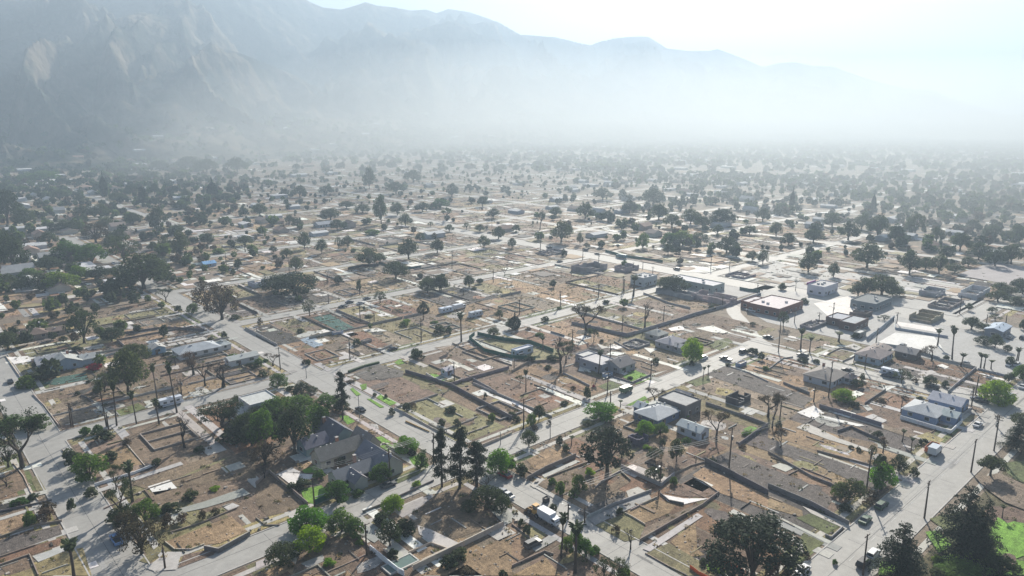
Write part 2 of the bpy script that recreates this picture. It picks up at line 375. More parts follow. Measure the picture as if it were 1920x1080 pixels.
def lot(x0, x1, y0, y1, front, detail=1.0, near=False):
    """front: 'y0','y1','x0','x1' = the edge on the street"""
    wx, wy = x1-x0, y1-y0
    if front in ('y0', 'y1'): Wd, Dp = wx, wy
    else: Wd, Dp = wy, wx
    def P(a, b):                                          # a across 0..Wd, b depth from the street 0..Dp
        if front == 'y0': return (x0+a, y0+b)
        if front == 'y1': return (x0+a, y1-b)
        if front == 'x0': return (x0+b, y0+a)
        return (x1-b, y0+a)
    def Rc(mb, a0, a1, b0, b1, z, c):
        p, q = P(a0, b0), P(a1, b1); mb.poly([(p[0], p[1]), (q[0], p[1]), (q[0], q[1]), (p[0], q[1])], z, c)
    def Bx(mb, a0, a1, b0, b1, z1, c):
        p, q = P(a0, b0), P(a1, b1); mb.box(min(p[0],q[0]), max(p[0],q[0]), min(p[1],q[1]), max(p[1],q[1]), 0, z1, c)
    base = rnd.choice('DDDDPPTRGOOK' if rnd.random() < .45 else 'DDDPPTTROD')
    if base == 'K' and rnd.random() < .6: base = 'G'
    Rc(soil, .15, Wd-.15, 5, Dp-.15, zn(.03), jit(PAL[base], .22))
    Rc(soil, .15, Wd-.15, 0.3, 4.98, zn(.03), jit(PAL[rnd.choice('OOYDDE')], .2))
    for k in range(4 if near else 3): 
        c = P(rnd.uniform(3, Wd-3), rnd.uniform(9, Dp-5)); blob(c[0], c[1], rnd.uniform(1, 5), rnd.uniform(1, 5), zn(.064), jit(PAL[rnd.choice('DTRPOGYDCK')], .25))
    side = rnd.random() < .5; a0 = .6 if side else Wd - 3.4
    if rnd.random() < .75: 
        Bx(slab, a0, a0+2.7, -3.2, Dp * rnd.choice((.35, .55, .7, .85)), .105, jit(PAL[rnd.choice('CCCWA')], .12))
    if rnd.random() < .5 * detail:
        b = Dp * rnd.uniform(.6, .8); Bx(slab, a0 - (0 if side else 3), a0 + (5.5 if side else 2.7), b, b + rnd.uniform(4, 6.5), .13, jit(PAL[rnd.choice('CW')], .12))
    if rnd.random() < .55:
        a = rnd.uniform(.25, .6) * Wd; Bx(slab, a, a+1.2, 4.9, rnd.uniform(8, 11), .09, jit(PAL['C'], .1))
    if rnd.random() < .6 * detail:                            # what is left of the house floor
        fa, fb = (3.6, Wd-1.5) if side else (1.5, Wd-4.2); b0 = rnd.uniform(9, 12); b1 = b0 + rnd.uniform(9, 15); b1 = min(b1, Dp-5)
        ty = rnd.random()
        if ty < .45:
            for k in range(rnd.randint(1, 3)):
                aa = rnd.uniform(fa, fb-3); bb = rnd.uniform(b0, b1-3)
                Bx(slab, aa, min(fb, aa+rnd.uniform(2, 6)), bb, bb+rnd.uniform(1.5, 5), .14 + .012*k, jit(PAL[rnd.choice('CCWAP')], .15))
        else:
            mb = MB(); hh = rnd.uniform(.3, .7); c = jit(rnd.choice(((.3,.27,.24), (.38,.36,.33), (.22,.18,.15))), .1); t = .3
            segs = [((fa,b0),(fb,b0)), ((fb,b0),(fb,b1)), ((fb,b1),(fa,b1)), ((fa,b1),(fa,b0))]
            if rnd.random() < .6: m_ = (fa+fb)/2 + rnd.uniform(-1, 1); segs.append(((m_,b0),(m_,b1)))
            if rnd.random() < .4: segs.append(((fa,(b0+b1)/2),(fb,(b0+b1)/2)))
            rnd.shuffle(segs)
            for kk, (s_, e_) in enumerate(segs[:rnd.randint(3, len(segs))]):
                mb.obox(P(*s_), P(*e_), t, 0, hh + kk*.006, c)
            if near or detail > .8:
                o = mb.build('house_foundation', M_BLOCK); pc = P((fa+fb)/2, (b0+b1)/2)
                reg(o, 'low concrete foundation outline', pc[0], pc[1], 'foundation', 'foundation walls of burnt houses'); FOUND[0] += 1
    if rnd.random() < .5 * detail:
        a = 0.05 if rnd.random() < .5 else Wd; b0 = rnd.choice((0, 6, 14)); b1 = Dp - rnd.choice((0, 0, 5)); 
        c = rnd.choice(((.26,.24,.22), (.36,.34,.32), (.22,.17,.14), (.15,.13,.12)))
        if detail > .55: wall_obj([P(a, b0), P(a, b1)], rnd.choice((.6, .9, 1.2, 1.6)), c)
    if rnd.random() < .4 * detail and front in ('y0', 'x0') and detail > .55:
        wall_obj([P(0.3, Dp), P(Wd-.3, Dp)], rnd.choice((1.0, 1.4, 1.8)), rnd.choice(((.26,.24,.22), (.3,.27,.24), (.2,.16,.13))))
    for k in range(rnd.randint(3, 7) if detail > .35 else 2):       # kerb stones, berms and scraped-up edges
        c = P(rnd.uniform(1, Wd-1), rnd.uniform(3, Dp-3)); l = rnd.uniform(1.5, 9); hz_ = rnd.uniform(.15, .4); cc = jit(PAL[rnd.choice('CGDPKOA')], .2); wv = rnd.uniform(.15, .5)
        if rnd.random() < .55: l = min(l, 5); x_ = max(x0+l/2+.2, min(x1-l/2-.2, c[0])); slab.box(x_-l/2, x_+l/2, c[1]-wv/2, c[1]+wv/2, 0, hz_ + k*.003, cc)
        else: slab.box(c[0]-wv/2, c[0]+wv/2, max(y0+.2, c[1]-l/2), min(y1-.2, c[1]+l/2), 0, hz_ + k*.003 + .0015, cc)
    for k in range(int(24 * detail) + 9):
        c = P(rnd.uniform(.5, Wd-.5), rnd.uniform(0, Dp)); WEED.append((c[0], c[1], rnd.uniform(.25, .9), rnd.random()))
    for k in range(int(90 * detail) + 30):
        c = P(rnd.uniform(.5, Wd-.5), rnd.uniform(0, Dp)); rub.append((c[0], c[1], rnd.uniform(.1, .45) * (1.8 if rnd.random() < .08 else 1)))
EXCL = []
def excl(x0, x1, y0, y1): EXCL.append((x0, x1, y0, y1))
excl(150, 400, -60, 52); excl(322, 420, 62, 215); excl(345, 395, 205, 345)
excl(60, 120, 155, 250) if False else None
def block(x0, x1, y0, y1, orient='y', detail=1.0, near=False):
    if orient == 'y':
        mid = (y0+y1)/2; x = x0 + .2
        while x < x1 - 8:
            wd = rnd.uniform(14.5, 19.5)
            if x1 - (x+wd) < 8: wd = x1 - x - .2
            for (a, b, fr) in ((y0+.35, mid-.1, 'y0'), (mid+.1, y1-.35, 'y1')):
                cx, cy = x + wd/2, (a+b)/2
                if not any(e[0] < cx < e[1] and e[2] < cy < e[3] for e in EXCL): lot(x, x+wd-.2, a, b, fr, detail, near)
            x += wd
    else:
        mid = (x0+x1)/2; y = y0 + .2
        while y < y1 - 8:
            wd = rnd.uniform(14, 18)
            if y1 - (y+wd) < 8: wd = y1 - y - .2
            for (a, b, fr) in ((x0+.35, mid-.1, 'x0'), (mid+.1, x1-.35, 'x1')):
                cx, cy = (a+b)/2, y + wd/2
                if not any(e[0] < cx < e[1] and e[2] < cy < e[3] for e in EXCL): lot(a, b, y, y+wd-.2, fr, detail, near)
            y += wd
block(126.5, 280, 63.3, 148.7, 'y', .45, True)
block(126.5, 280, 159.3, 245.2, 'y', .6, True)
block(290, 322, 63.3, 148.7, 'y', .5)
block(36, 115.5, 159.3, 250, 'y', .5, True)
block(36, 115.5, 63.3, 148.7, 'y', .5, True)
block(-50, 24, 63.3, 148.7, 'x', .5, True); block(-50, 24, 159.3, 250, 'x', .6); block(-50, 24, 259, 420, 'x', .8)
block(36, 115.5, 259, 420, 'x', 1)
block(126.5, 344, 254.8, 338.5, 'y', 1); block(126.5, 376, 347.5, 428.7, 'y', 1); block(126.5, 376, 437.3, 522.7, 'y', .6); block(126.5, 380, 531.3, 616, 'y', .4)
block(280, 340, 160, 245, 'y', .5)
for k in range(4): 
    y0 = 624 + 93*k
    for x0, x1 in ((-71, 115), (126, 208), (216, 397), (407, 476), (484, 566), (574, 656)): block(x0, x1, y0, y0+85, 'y', .3)
for y0, y1 in ((255, 339), (347, 429), (437, 523), (531, 616)):
    for x0, x1 in ((410, 476), (484, 566), (574, 656)): block(x0, x1, y0, y1, 'y', .3)
for x0, x1 in ((410, 476), (484, 566)): block(x0, x1, 114, 245, 'y', .35)
block(410, 566, 20, 98, 'y', .35)
for y0 in (430, 527): block(36, 115, y0, y0+85, 'y', .3)

# ---------------------------------------------------------------- surveyed patches of ground
def patch(c, t, *pts, a=.08):
    if c in 'GK': a = .015
    P = [W(t, *p) for p in pts]
    if c == 'L': soil.poly(P, .155 + (ZC[0]*.0007), jit(PAL[c], .08)); return
    if c in 'CWA': 
        ZC[0] = (ZC[0] + 1) % 8; slab.poly(P, .165 + ZC[0]*.004, jit(PAL[c], a))
    else: ZC[0] = (ZC[0]+1) % 8; soil.poly(P, .11 + ZC[0]*.004 if c in 'DRTGKOPEYLSB' else .1, jit(PAL[c], a))
def pt(s):
    for ln in s.strip().splitlines():
        h, rest = ln.split(':'); h = h.split()
        P = [tuple(float(v) for v in q.split(',')) for q in rest.split()]
        patch(h[0], h[1], *P)
pt('''
T a: 620,370 640,250 860,200 960,330 700,370
D a: 830,150 1000,80 1160,190 1160,260 965,325 870,200
D a: 880,460 1250,330 1500,250 1728,300 1728,420 1010,500
D a: 1010,580 1010,520 1500,440 1400,520 1040,610
C a: 640,505 1220,312 1240,330 650,525
T a: 1120,850 1560,680 1670,780 1490,860 1180,910
C a: 980,1030 1130,920 1230,920 1190,1040 1040,1050
D a: 1240,940 1480,890 1440,940 1200,1030
O a: 940,980 1080,870 1110,900 1000,1000
A a: 1060,670 1380,580 1640,490 1690,530 1400,620 1080,690
C a: 1510,620 1570,590 1620,610 1540,640
O a: 1250,700 1500,620 1530,640 1300,740
O a: 1180,430 1500,290 1560,280 1330,380
G a: 0,840 400,740 420,800 0,950
R a: 0,960 420,820 400,880 0,1010
C a: 220,950 430,880 450,910 260,990
Y a: 100,1080 400,920 560,890 620,1080
D a: 0,1020 190,960 250,1020 60,1080
T a: 0,700 180,640 200,720 0,800
C a: 0,690 350,580 350,600 0,710
C a: 0,580 320,500 320,525 20,600
D a: 0,400 150,340 200,480 0,560
O a: 210,430 250,400 310,500 250,510
D b: 0,440 90,380 230,500 330,600 250,640 80,680 0,600
W b: 150,400 200,385 420,400 350,440 240,470
C b: 110,410 240,350 310,385 200,385
L b: 300,500 440,470 510,530 400,600 330,580
L b: 310,370 400,330 500,330 420,380 330,390
L b: 790,150 850,140 910,180 830,190
L b: 835,205 900,190 940,210 890,240
L b: 560,0 620,0 670,40 620,60
T b: 660,70 720,60 820,120 770,110
E b: 860,460 1130,330 1170,340 1090,400 900,480
L b: 1030,280 1100,270 1170,340 1060,330
S b: 600,480 700,450 730,490 640,510
D b: 1130,540 1380,500 1600,690 1600,740 1330,840 1100,660
C b: 1090,740 1180,770 1390,870 1290,910 1100,800
S b: 910,980 1030,960 1020,1040 950,1030
C b: 860,900 960,880 1000,960 920,980
T b: 1060,940 1200,870 1270,900 1130,990
A b: 740,740 850,820 800,860 700,800
T b: 1100,1080 1728,800 1728,1080
D b: 450,790 720,880 600,1080 250,1060 300,900
A b: 300,1000 450,940 470,980 350,1030
C b: 0,990 70,960 90,1000 0,1040
A b: 920,640 1040,590 1190,530 1200,545 1080,640 990,690
A b: 1590,650 1650,600 1728,660 1728,720 1680,740
T c: 0,760 160,880 180,900 0,1010
T c: 0,1080 230,960 330,1080
A c: 120,890 250,810 320,830 160,920
C c: 0,610 80,670 120,690 60,720 0,690
T c: 100,300 300,190 430,270 220,370 150,360
D c: 60,380 200,370 100,440
C c: 200,400 430,300 460,310 220,420
P c: 430,270 560,230 600,290 500,330
D c: 170,460 400,340 600,380 560,450 340,540
C c: 120,470 180,420 220,430 150,490
C c: 140,480 170,480 330,560 310,575
C c: 850,340 1050,420 1000,450 830,370
G c: 460,640 760,520 770,560 500,690 440,650
D c: 640,480 740,410 800,450 650,530
C c: 770,510 850,480 900,510 790,560
A c: 500,690 920,520 940,560 560,740
T c: 770,650 960,560 1110,600 1060,660 880,730
W c: 1000,530 1160,560 1330,560 1160,600 1050,580
D c: 1030,520 1220,420 1400,520 1300,550 1150,545
P c: 890,760 1060,680 1230,600 1290,600 860,850
C c: 880,900 1250,660 1290,680 930,920
O c: 560,740 760,660 900,740 860,830 760,850
T c: 1070,850 1240,720 1250,900 1300,940 1180,960
O c: 900,930 1060,860 1300,1000 1400,1080 1150,1080
L c: 1310,1000 1440,1040 1400,1070 1320,1050
T c: 1220,400 1290,350 1728,540 1728,640 1400,520
G c: 1310,300 1480,240 1728,350 1728,500
R c: 1190,210 1330,160 1450,220 1300,290 1180,280
G c: 1560,180 1728,80 1728,240 1600,200
L c: 1560,90 1610,70 1660,85 1600,120
G d: 0,150 330,260 740,400 880,440 760,510 560,440 330,330 0,240
G d: 0,350 300,462 440,560 400,625 0,492
T d: 0,540 230,640 240,690 0,620
T d: 150,400 230,360 430,440 400,480 280,460
C d: 20,340 80,320 180,350 120,380
C d: 230,610 300,640 560,740 530,770 290,660
E d: 190,690 290,660 480,750 400,800
C d: 30,660 190,740 430,850 410,870 160,740
E d: 220,820 240,790 380,860 250,940
D d: 490,130 740,230 700,245 480,160
C d: 190,80 260,50 470,150 720,240 700,250 400,160
C d: 360,0 640,60 620,75 340,20
W d: 650,10 720,0 800,30 760,50
D d: 470,170 540,140 740,190 740,220
P d: 780,60 1000,130 960,150 780,90
Y d: 1080,110 1190,160 1150,190 1000,140
C d: 200,1000 260,980 280,1010 200,1060
S e: 310,770 400,730 620,690 640,740 400,780
C e: 250,830 740,720 740,740 260,850
D e: 260,850 650,750 640,800 290,910
P e: 340,940 600,860 740,1000 440,1075
C e: 650,890 700,900 820,1000 760,1010
R e: 680,880 960,860 1000,890 740,920
E e: 830,970 1000,910 1060,950 860,1010
C e: 1040,900 1100,890 1110,940 1070,950
W e: 50,580 210,570 230,610 100,630
Y e: 70,600 150,590 160,610 100,620
O e: 110,640 230,625 250,660 140,690
Y e: 700,610 870,570 880,600 740,640
C e: 1150,500 1470,430 1500,450 1170,510
C e: 1180,540 1330,520 1400,550 1200,570
C e: 1210,650 1290,635 1300,665 1240,670
C e: 600,560 740,530 740,580 620,600
K f: 0,370 100,340 330,460 130,500 0,430
S f: 400,290 530,265 720,370 600,390
B f: 320,450 410,420 490,490 420,510 340,470
C f: 270,430 380,390 480,390 400,425 320,440
R f: 270,540 480,500 560,600 400,630
R f: 650,410 780,390 960,490 860,520
W f: 770,380 880,370 950,390 800,400
L f: 1000,620 1040,590 1090,620 1030,635
L f: 750,780 800,770 800,810 770,820
L f: 870,870 900,850 1020,910 970,930
L f: 800,880 830,880 930,940 900,945
L f: 680,810 700,800 760,850 730,860
L f: 1250,700 1300,700 1380,740 1330,760
G f: 700,700 880,630 1070,680 1060,720 800,750
O f: 1180,770 1290,790 1250,810 1190,810
W f: 1600,825 1640,825 1851,900 1851,925
C f: 1400,590 1580,670 1540,680 1380,600
T f: 1500,480 1800,580 1700,600
C f: 1740,590 1851,580 1851,640
P f: 1290,510 1420,490 1600,580 1500,600
C f: 600,580 660,560 740,580 600,600
L g: 800,720 880,670 980,710 860,755
L g: 890,770 990,735 1020,730 900,775
E g: 620,790 720,750 800,790 690,820
C g: 720,720 860,770 840,790 700,745
D g: 750,590 870,580 1130,640 1180,660 1010,700
E g: 1260,760 1420,710 1440,760 1330,790
Y g: 1100,830 1230,780 1290,810 1180,855
L g: 820,930 960,860 980,880 860,930
L g: 910,920 980,890 1000,920 950,940
G g: 1400,700 1560,640 1851,760 1851,860 1500,740
E g: 1370,480 1560,440 1600,470 1500,530
C g: 610,480 700,510 650,520
W g: 950,510 1050,520 1000,550
W g: 1130,370 1230,350 1250,380 1150,390
W g: 1330,370 1450,350 1600,410 1450,400
D g: 1290,400 1380,380 1500,420 1350,450
E g: 870,340 1010,320 1000,350 900,360
W g: 490,640 570,620 570,690 480,680
W g: 720,540 830,550 760,570 680,560
C g: 290,790 570,890 550,910 270,800
W g: 0,890 180,990 150,1000 0,910
R g: 380,780 430,760 520,800 470,830
R g: 110,850 200,810 300,880 200,900
Y g: 640,950 750,930 820,960 700,990
D h: 190,650 310,680 260,720 100,700
W h: 210,980 330,930 410,985 330,1030
G h: 0,750 330,880 250,940 0,850
W h: 380,1000 700,1075 640,1080 400,1015
C h: 700,1010 760,990 860,1040 830,1055
W h: 600,830 640,820 700,845 620,880
W h: 820,780 930,790 840,830
C h: 1310,830 1370,790 1480,810 1460,850
W h: 1500,690 1560,700 1720,740 1700,750
C h: 330,560 520,490 640,500 450,520 360,580
C h: 560,500 620,480 680,510 640,530
W h: 1220,640 1260,630 1310,650 1280,665
C h: 550,620 650,570 670,590 600,640
O h: 440,550 560,530 640,560 560,610
D h: 450,540 540,530 600,550 520,575
D h: 130,490 260,440 420,480 250,550
C h: 1080,700 1180,670 1220,690 1110,730
C h: 1050,730 1120,730 1130,770 1060,760
C h: 680,930 720,925 760,960 720,970
''')
# park lawn, commercial yards
def wpoly(mb, c, z, *p): mb.poly([W(*q) for q in p], z, jit(PAL[c], .04))
park = MB(); park.poly([(62, 46), (400, 46), (420, -60), (60, -60)], .012, (.12,.105,.055)); 
for k in range(70): blob(rnd.uniform(90, 330), rnd.uniform(-50, 42), rnd.uniform(4, 12), rnd.uniform(4, 12), .016 + k*.0042, jit(PAL[rnd.choice('EEEOLLDP')], .2), 12, park)
for p in ([('d',1060,790), ('d',1150,780), ('d',1250,890), ('d',1150,930)], [('d',1480,810), ('d',1550,690), ('d',1728,800), ('d',1728,950), ('d',1600,1000)], [('d',1130,960), ('d',1500,900), ('d',1728,1000), ('d',1728,1080), ('d',1130,1080)], [('d',760,990),('d',860,980),('d',1000,1080),('d',740,1080)]):
    wpoly(park, 'L', .33 + .005*len(p) + rnd.random()*.02, *p)
wpoly(park, 'P', .36, ('d',1400,430), ('d',1560,390), ('d',1728,470), ('d',1728,640), ('d',1600,590), ('d',1500,520))
for k in range(60): blob(rnd.uniform(95, 260), rnd.uniform(-45, 40), rnd.uniform(1.5, 5), rnd.uniform(1.5, 5), .40 + k*.0042, jit(PAL[rnd.choice('EEOYD')], .2), 13, park)
tag(park.build('lawn', M_LOT), 'patchy green and brown park lawn beside the wide road', kind='structure')
yard = MB()
yard.poly([(323, 64), (381.9, 64), (381.9, 205), (372, 205), (345, 203), (323, 170)], .10, (.36,.355,.345))
yard.poly([(404.1, 111), (470, 111), (470, 244), (398, 244), (404.1, 214)], .10, (.40,.39,.37))
yard.poly([(345, 206), (379, 206), (379, 244), (346, 244)], .105, (.33,.32,.31))
wpoly(yard, 'W', .12, ('h',780,480), ('h',920,400), ('h',1200,430), ('h',1260,510), ('h',1120,530)); wpoly(yard, 'W', .124, ('h',930,320), ('h',1240,370), ('h',1230,400), ('h',930,350))
wpoly(yard, 'W', .128, ('h',330,190), ('h',700,110), ('h',720,170), ('h',540,340), ('h',480,330), ('h',420,270))
wpoly(yard, 'W', .132, ('o',470,300), ('o',480,210), ('o',720,190), ('o',960,240), ('o',760,310)); wpoly(yard, 'C', .136, ('q',1600,640), ('q',1780,650), ('q',1850,720), ('q',1700,740))
wpoly(yard, 'C', .14, ('o',1380,500), ('o',1700,520), ('o',1920,560), ('o',1800,620), ('o',1400,600)); 
yard.poly([(505, 112), (575, 112), (575, 141), (512, 144)], .5, (.33,.30,.30))
tag(yard.build('car_park', M_CONC), 'pale bleached commercial yards and car parks', kind='structure')
grp = 'masonry walls left round the lots'
def wl(t, h, c, desc, *p, th=.25, name='block_wall', cat='wall', group=grp, mt=None, cap=None): return wall_obj([W(t, *q) for q in p], h, c, th, desc, name, cat, group, mt, cap)
GW = (.30,.29,.28); BW = (.23,.19,.16); DW = (.13,.12,.12); WW = (.6,.62,.68); TW = (.42,.36,.30)
wl('a', 1.3, WW, 'low white painted wall', (640,475), (900,395), (1045,335))
wl('a', 1.7, DW, 'shade-toned retaining wall of the raised corner lot', (1380,905), (1480,925), (1690,808), cap=(.4,.37,.33)); wl('a', .6, TW, 'curved pale kerb wall', (1110,850), (1180,905), (1290,905), (1380,870))  # retaining wall's dark colour paints in the shade on its sun-averted face
wl('a', .6, BW, 'low brown block wall', (1150,790), (1350,730), (1600,625)); wl('a', .5, BW, 'low brown block wall', (700,630), (1010,490), (1290,400))
wl('a', .5, TW, 'low tan block wall', (855,195), (980,340)); wl('a', .5, BW, 'low brown block wall', (420,230), (540,390)); wl('a', .5, TW, 'low tan block wall', (90,320), (160,410), (210,520), (260,575))
wl('a', .8, DW, 'dark low wall', (0,650), (350,575)); wl('a', .9, BW, 'low brown block wall', (0,825), (230,750), (420,715)); wl('a', .7, BW, 'low brown block wall', (0,1010), (200,940), (260,1080))
wl('b', 2.0, WW, 'tall white painted boundary wall', (770,905), (860,980), (960,1060), (1000,1080)); wl('b', 2.0, TW, 'tall tan boundary wall with pale cap', (1060,1045), (1400,880), (1670,745), cap=(.5,.45,.38))
wl('b', 1.0, BW, 'low brown block wall', (670,795), (770,900)); wl('b', .9, TW, 'low tan block wall', (1030,930), (1180,865), (1290,905), (1120,985)); wl('b', .8, GW, 'low grey block wall', (860,905), (960,990))
wl('b', 1.6, BW, 'brown boundary wall', (0,470), (90,385), (230,500), (350,605)); wl('b', .9, DW, 'dark low wall', (720,655), (860,600), (1200,440)); wl('b', .5, BW, 'low brown block wall', (0,690), (60,740), (160,740))
wl('b', 1.2, TW, 'low tan block wall', (1510,215), (1640,160), (1728,120)); wl('b', .8, (.45,.3,.15), 'low orange tan wall', (1010,40), (1170,110)); wl('b', .5, BW, 'low brown block wall', (480,1060), (620,1000), (740,940))
wl('c', 2.0, (.2,.17,.16), 'tall dark retaining wall of a raised lot', (100,440), (220,372), (430,280)); wl('c', 1.7, GW, 'grey block wall', (735,350), (860,412), (1005,478), (1095,403)); wl('c', 1.0, (.3,.26,.23), 'brown foundation wall', (560,490), (600,455), (730,378), (800,440))
wl('c', 1.2, GW, 'grey block wall', (505,693), (700,600), (940,512)); wl('c', 1.2, BW, 'brown block wall', (862,850), (1060,735), (1290,605), (1395,525)); wl('c', .9, DW, 'dark low wall', (1000,530), (1060,580), (1160,600))
wl('c', 2.2, (.12,.11,.12), 'tall shade-toned boundary wall', (1300,312), (1500,412), (1728,532)); wl('c', 1.8, (.16,.15,.15), 'dark block wall', (1530,205), (1620,140), (1728,65)); wl('c', .8, BW, 'low brown block wall', (1100,395), (1210,340), (1300,315)); wl('c', .7, BW, 'low brown block wall', (1220,420), (1290,450), (1400,525))  # tall boundary wall's dark colour is mostly shade put into the base tone
wl('c', .7, TW, 'low tan block wall', (760,660), (820,690), (900,740)); wl('c', .8, (.3,.26,.23), 'brown foundation wall', (800,640), (880,600), (980,555)); wl('c', .8, BW, 'low brown block wall', (0,1020), (220,920), (280,940)); wl('c', .6, BW, 'low brown block wall', (0,735), (160,860))
wl('c', .8, BW, 'low brown block wall', (240,420), (420,350), (560,300)); wl('c', .5, BW, 'low brown block wall', (900,930), (1060,1020), (1180,1080))
wl('d', 1.9, (.18,.17,.17), 'tall shade-toned boundary wall', (0,482), (280,600), (545,742)); wl('d', 1.0, GW, 'pale low block wall', (385,812), (425,830), (505,757)); wl('d', 1.9, (.62,.64,.72), 'white painted boundary wall', (890,20), (1230,122), (1310,45))  # tall boundary wall coloured dark to carry its shade
wl('d', .6, BW, 'low brown block wall', (140,400), (230,355), (430,435)); wl('d', 1.1, (.2,.18,.17), 'dark block wall', (0,250), (300,420), (560,520)); wl('d', .5, TW, 'low tan block wall', (0,660), (180,750)); wl('d', 1.2, DW, 'dark low wall', (470,110), (560,80), (750,170)); wl('d', .9, BW, 'low brown block wall', (330,240), (700,340))
wl('f', 2.0, (.13,.12,.13), 'tall shade-toned boundary wall', (1080,690), (1400,785), (1700,950), (1851,1030)); wl('f', 1.8, (.2,.17,.18), 'brown boundary wall', (1405,785), (1550,740), (1830,662)); wl('f', 1.8, (.17,.16,.17), 'dark block wall', (1570,750), (1740,845))  # long shadow is worked into the dark colour of the tall boundary wall
wl('f', .8, GW, 'low grey block wall', (1060,930), (1120,912), (1240,880), (1320,920)); wl('f', 1.2, GW, 'grey block wall', (845,520), (905,530), (985,495)); wl('f', .9, (.55,.52,.48), 'white capped garden wall', (1230,700), (1330,760), (1400,780), (1500,735))
wl('f', 1.4, (.035,.06,.025), 'long clipped dark hedge', (670,690), (780,650), (890,622), th=1.2, name='hedge', cat='hedge', group='hedges', mt=None)
wl('f', 1.0, BW, 'low brown block wall', (620,275), (740,330), (860,340)); wl('f', .5, BW, 'low brown block wall', (0,370), (110,340)); wl('f', .9, BW, 'low brown block wall', (1420,480), (1500,520), (1851,640))
wl('g', 2.4, (.2,.2,.22), 'long tall block wall', (430,340), (640,385), (835,430), (1110,345), (1330,275), (1550,215), (1800,130)); wl('g', 1.0, (.14,.13,.15), 'dark low garden wall', (715,722), (870,768), (1000,712)); wl('g', 1.6, BW, 'brown boundary wall', (0,690), (120,620), (250,610))
wl('g', 1.5, (.2,.19,.2), 'dark block wall', (280,400), (380,430)); wl('g', 1.2, GW, 'grey block wall', (370,700), (500,760), (560,790)); wl('g', 1.6, (.18,.17,.17), 'dark block wall', (1400,920), (1640,1000), (1851,1080)); wl('g', .8, GW, 'low grey block wall', (1560,645), (1700,690), (1851,760))
wl('g', .7, TW, 'low tan block wall', (830,590), (940,610), (1010,640)); wl('g', 1.4, GW, 'grey block wall', (950,120), (1130,190), (1290,230)); wl('g', .7, BW, 'low brown block wall', (60,860), (200,810), (300,850)); wl('g', .9, (.3,.27,.27), 'low grey block wall', (740,470), (850,530), (940,500))
wl('h', 2.1, (.17,.16,.18), 'tall shade-toned boundary wall', (370,940), (600,1010), (820,1080)); wl('h', 1.5, GW, 'grey block wall', (1300,835), (1400,750), (1505,662)); wl('h', 1.6, GW, 'grey block wall', (1240,600), (1380,630), (1505,665)); wl('h', 1.2, (.32,.32,.36), 'grey block wall', (1515,668), (1650,700), (1780,735))  # tall boundary wall has shade mixed into its dark base colour
wl('h', 1.8, (.25,.26,.28), 'long grey block wall', (790,490), (960,515), (1130,565), (1240,598)); wl('h', 2.6, (.22,.25,.29), 'tall blue grey block wall', (712,460), (820,380), (912,300)); wl('h', 1.6, (.6,.6,.6), 'white block wall', (912,300), (918,375)); wl('h', 1.6, (.3,.32,.36), 'grey block wall', (920,378), (1120,410), (1300,440))
wl('h', 1.1, DW, 'dark low wall', (540,615), (600,590), (655,560)); wl('h', 1.5, (.18,.17,.17), 'dark block wall', (110,770), (300,850)); wl('h', .9, GW, 'low grey block wall', (0,670), (110,590), (180,580)); wl('h', .8, DW, 'dark low wall', (430,560), (520,515), (640,540)); wl('h', 1.3, DW, 'dark block wall', (700,920), (850,820)); wl('h', .9, GW, 'low grey block wall', (1390,1010), (1470,950))
wl('e', 1.5, (.32,.33,.32), 'pale grey block wall', (650,600), (880,545)); wl('e', .8, GW, 'low grey block wall', (0,590), (60,570)); wl('e', 1.2, DW, 'dark low wall', (590,860), (680,905)); wl('e', .7, TW, 'low tan block wall', (40,570), (150,730), (190,800)); wl('e', .7, TW, 'low tan block wall', (240,850), (320,930), (430,1080))
wl('e', 1.6, DW, 'dark block wall', (900,410), (1200,370), (1480,390)); wl('e', 1.2, BW, 'brown block wall', (600,215), (800,185), (950,160)); wl('e', 1.0, BW, 'low brown block wall', (0,240), (300,215), (490,180)); wl('e', 1.0, BW, 'low brown block wall', (120,385), (300,365), (490,320))

# ---------------------------------------------------------------- trees
rs = np.random.RandomState(5)
def cards(P, size, aspect=.7, flat=0.0, nrm=None):
    n = len(P); d = rs.normal(size=(n, 3)); d[:, 2] = np.abs(d[:, 2]) + flat * 3
    if nrm is not None: d = d + nrm * 1.2
    d /= np.linalg.norm(d, axis=1)[:, None]
    a = np.cross(d, rs.normal(size=(n, 3))); a /= np.linalg.norm(a, axis=1)[:, None] + 1e-9; b = np.cross(d, a)
    s = size * rs.uniform(.6, 1.35, size=(n, 1))
    V = np.stack([P - a*s - b*s*aspect, P + a*s - b*s*aspect*.6, P + a*s*.8 + b*s*aspect, P - a*s*.7 + b*s*aspect*.8], 1)
    return V.reshape(-1, 3)
def shell(c, r, n, inner=.55):
    d = rs.normal(size=(n, 3)); d /= np.linalg.norm(d, axis=1)[:, None]
    rr = inner + (1 - inner) * rs.rand(n, 1) ** .6
    return np.array(c) + d * rr * np.array(r), d
PROT = {}
def proto(kind, crown_V, leafmat, wood, wmat, crown_name='crown'):
    root = empty(kind, (0, 0, -500)); kids = []
    t = wood.build('trunk', wmat, root, smooth=True); kids.append(t)
    if crown_V is not None:
        me = np_mesh(crown_name, crown_V, len(crown_V)//4, [leafmat]); kids.append(link(crown_name, me, root))
    KIDS[root.name] = kids; PROT.setdefault(kind, []).append([root, False]); return root
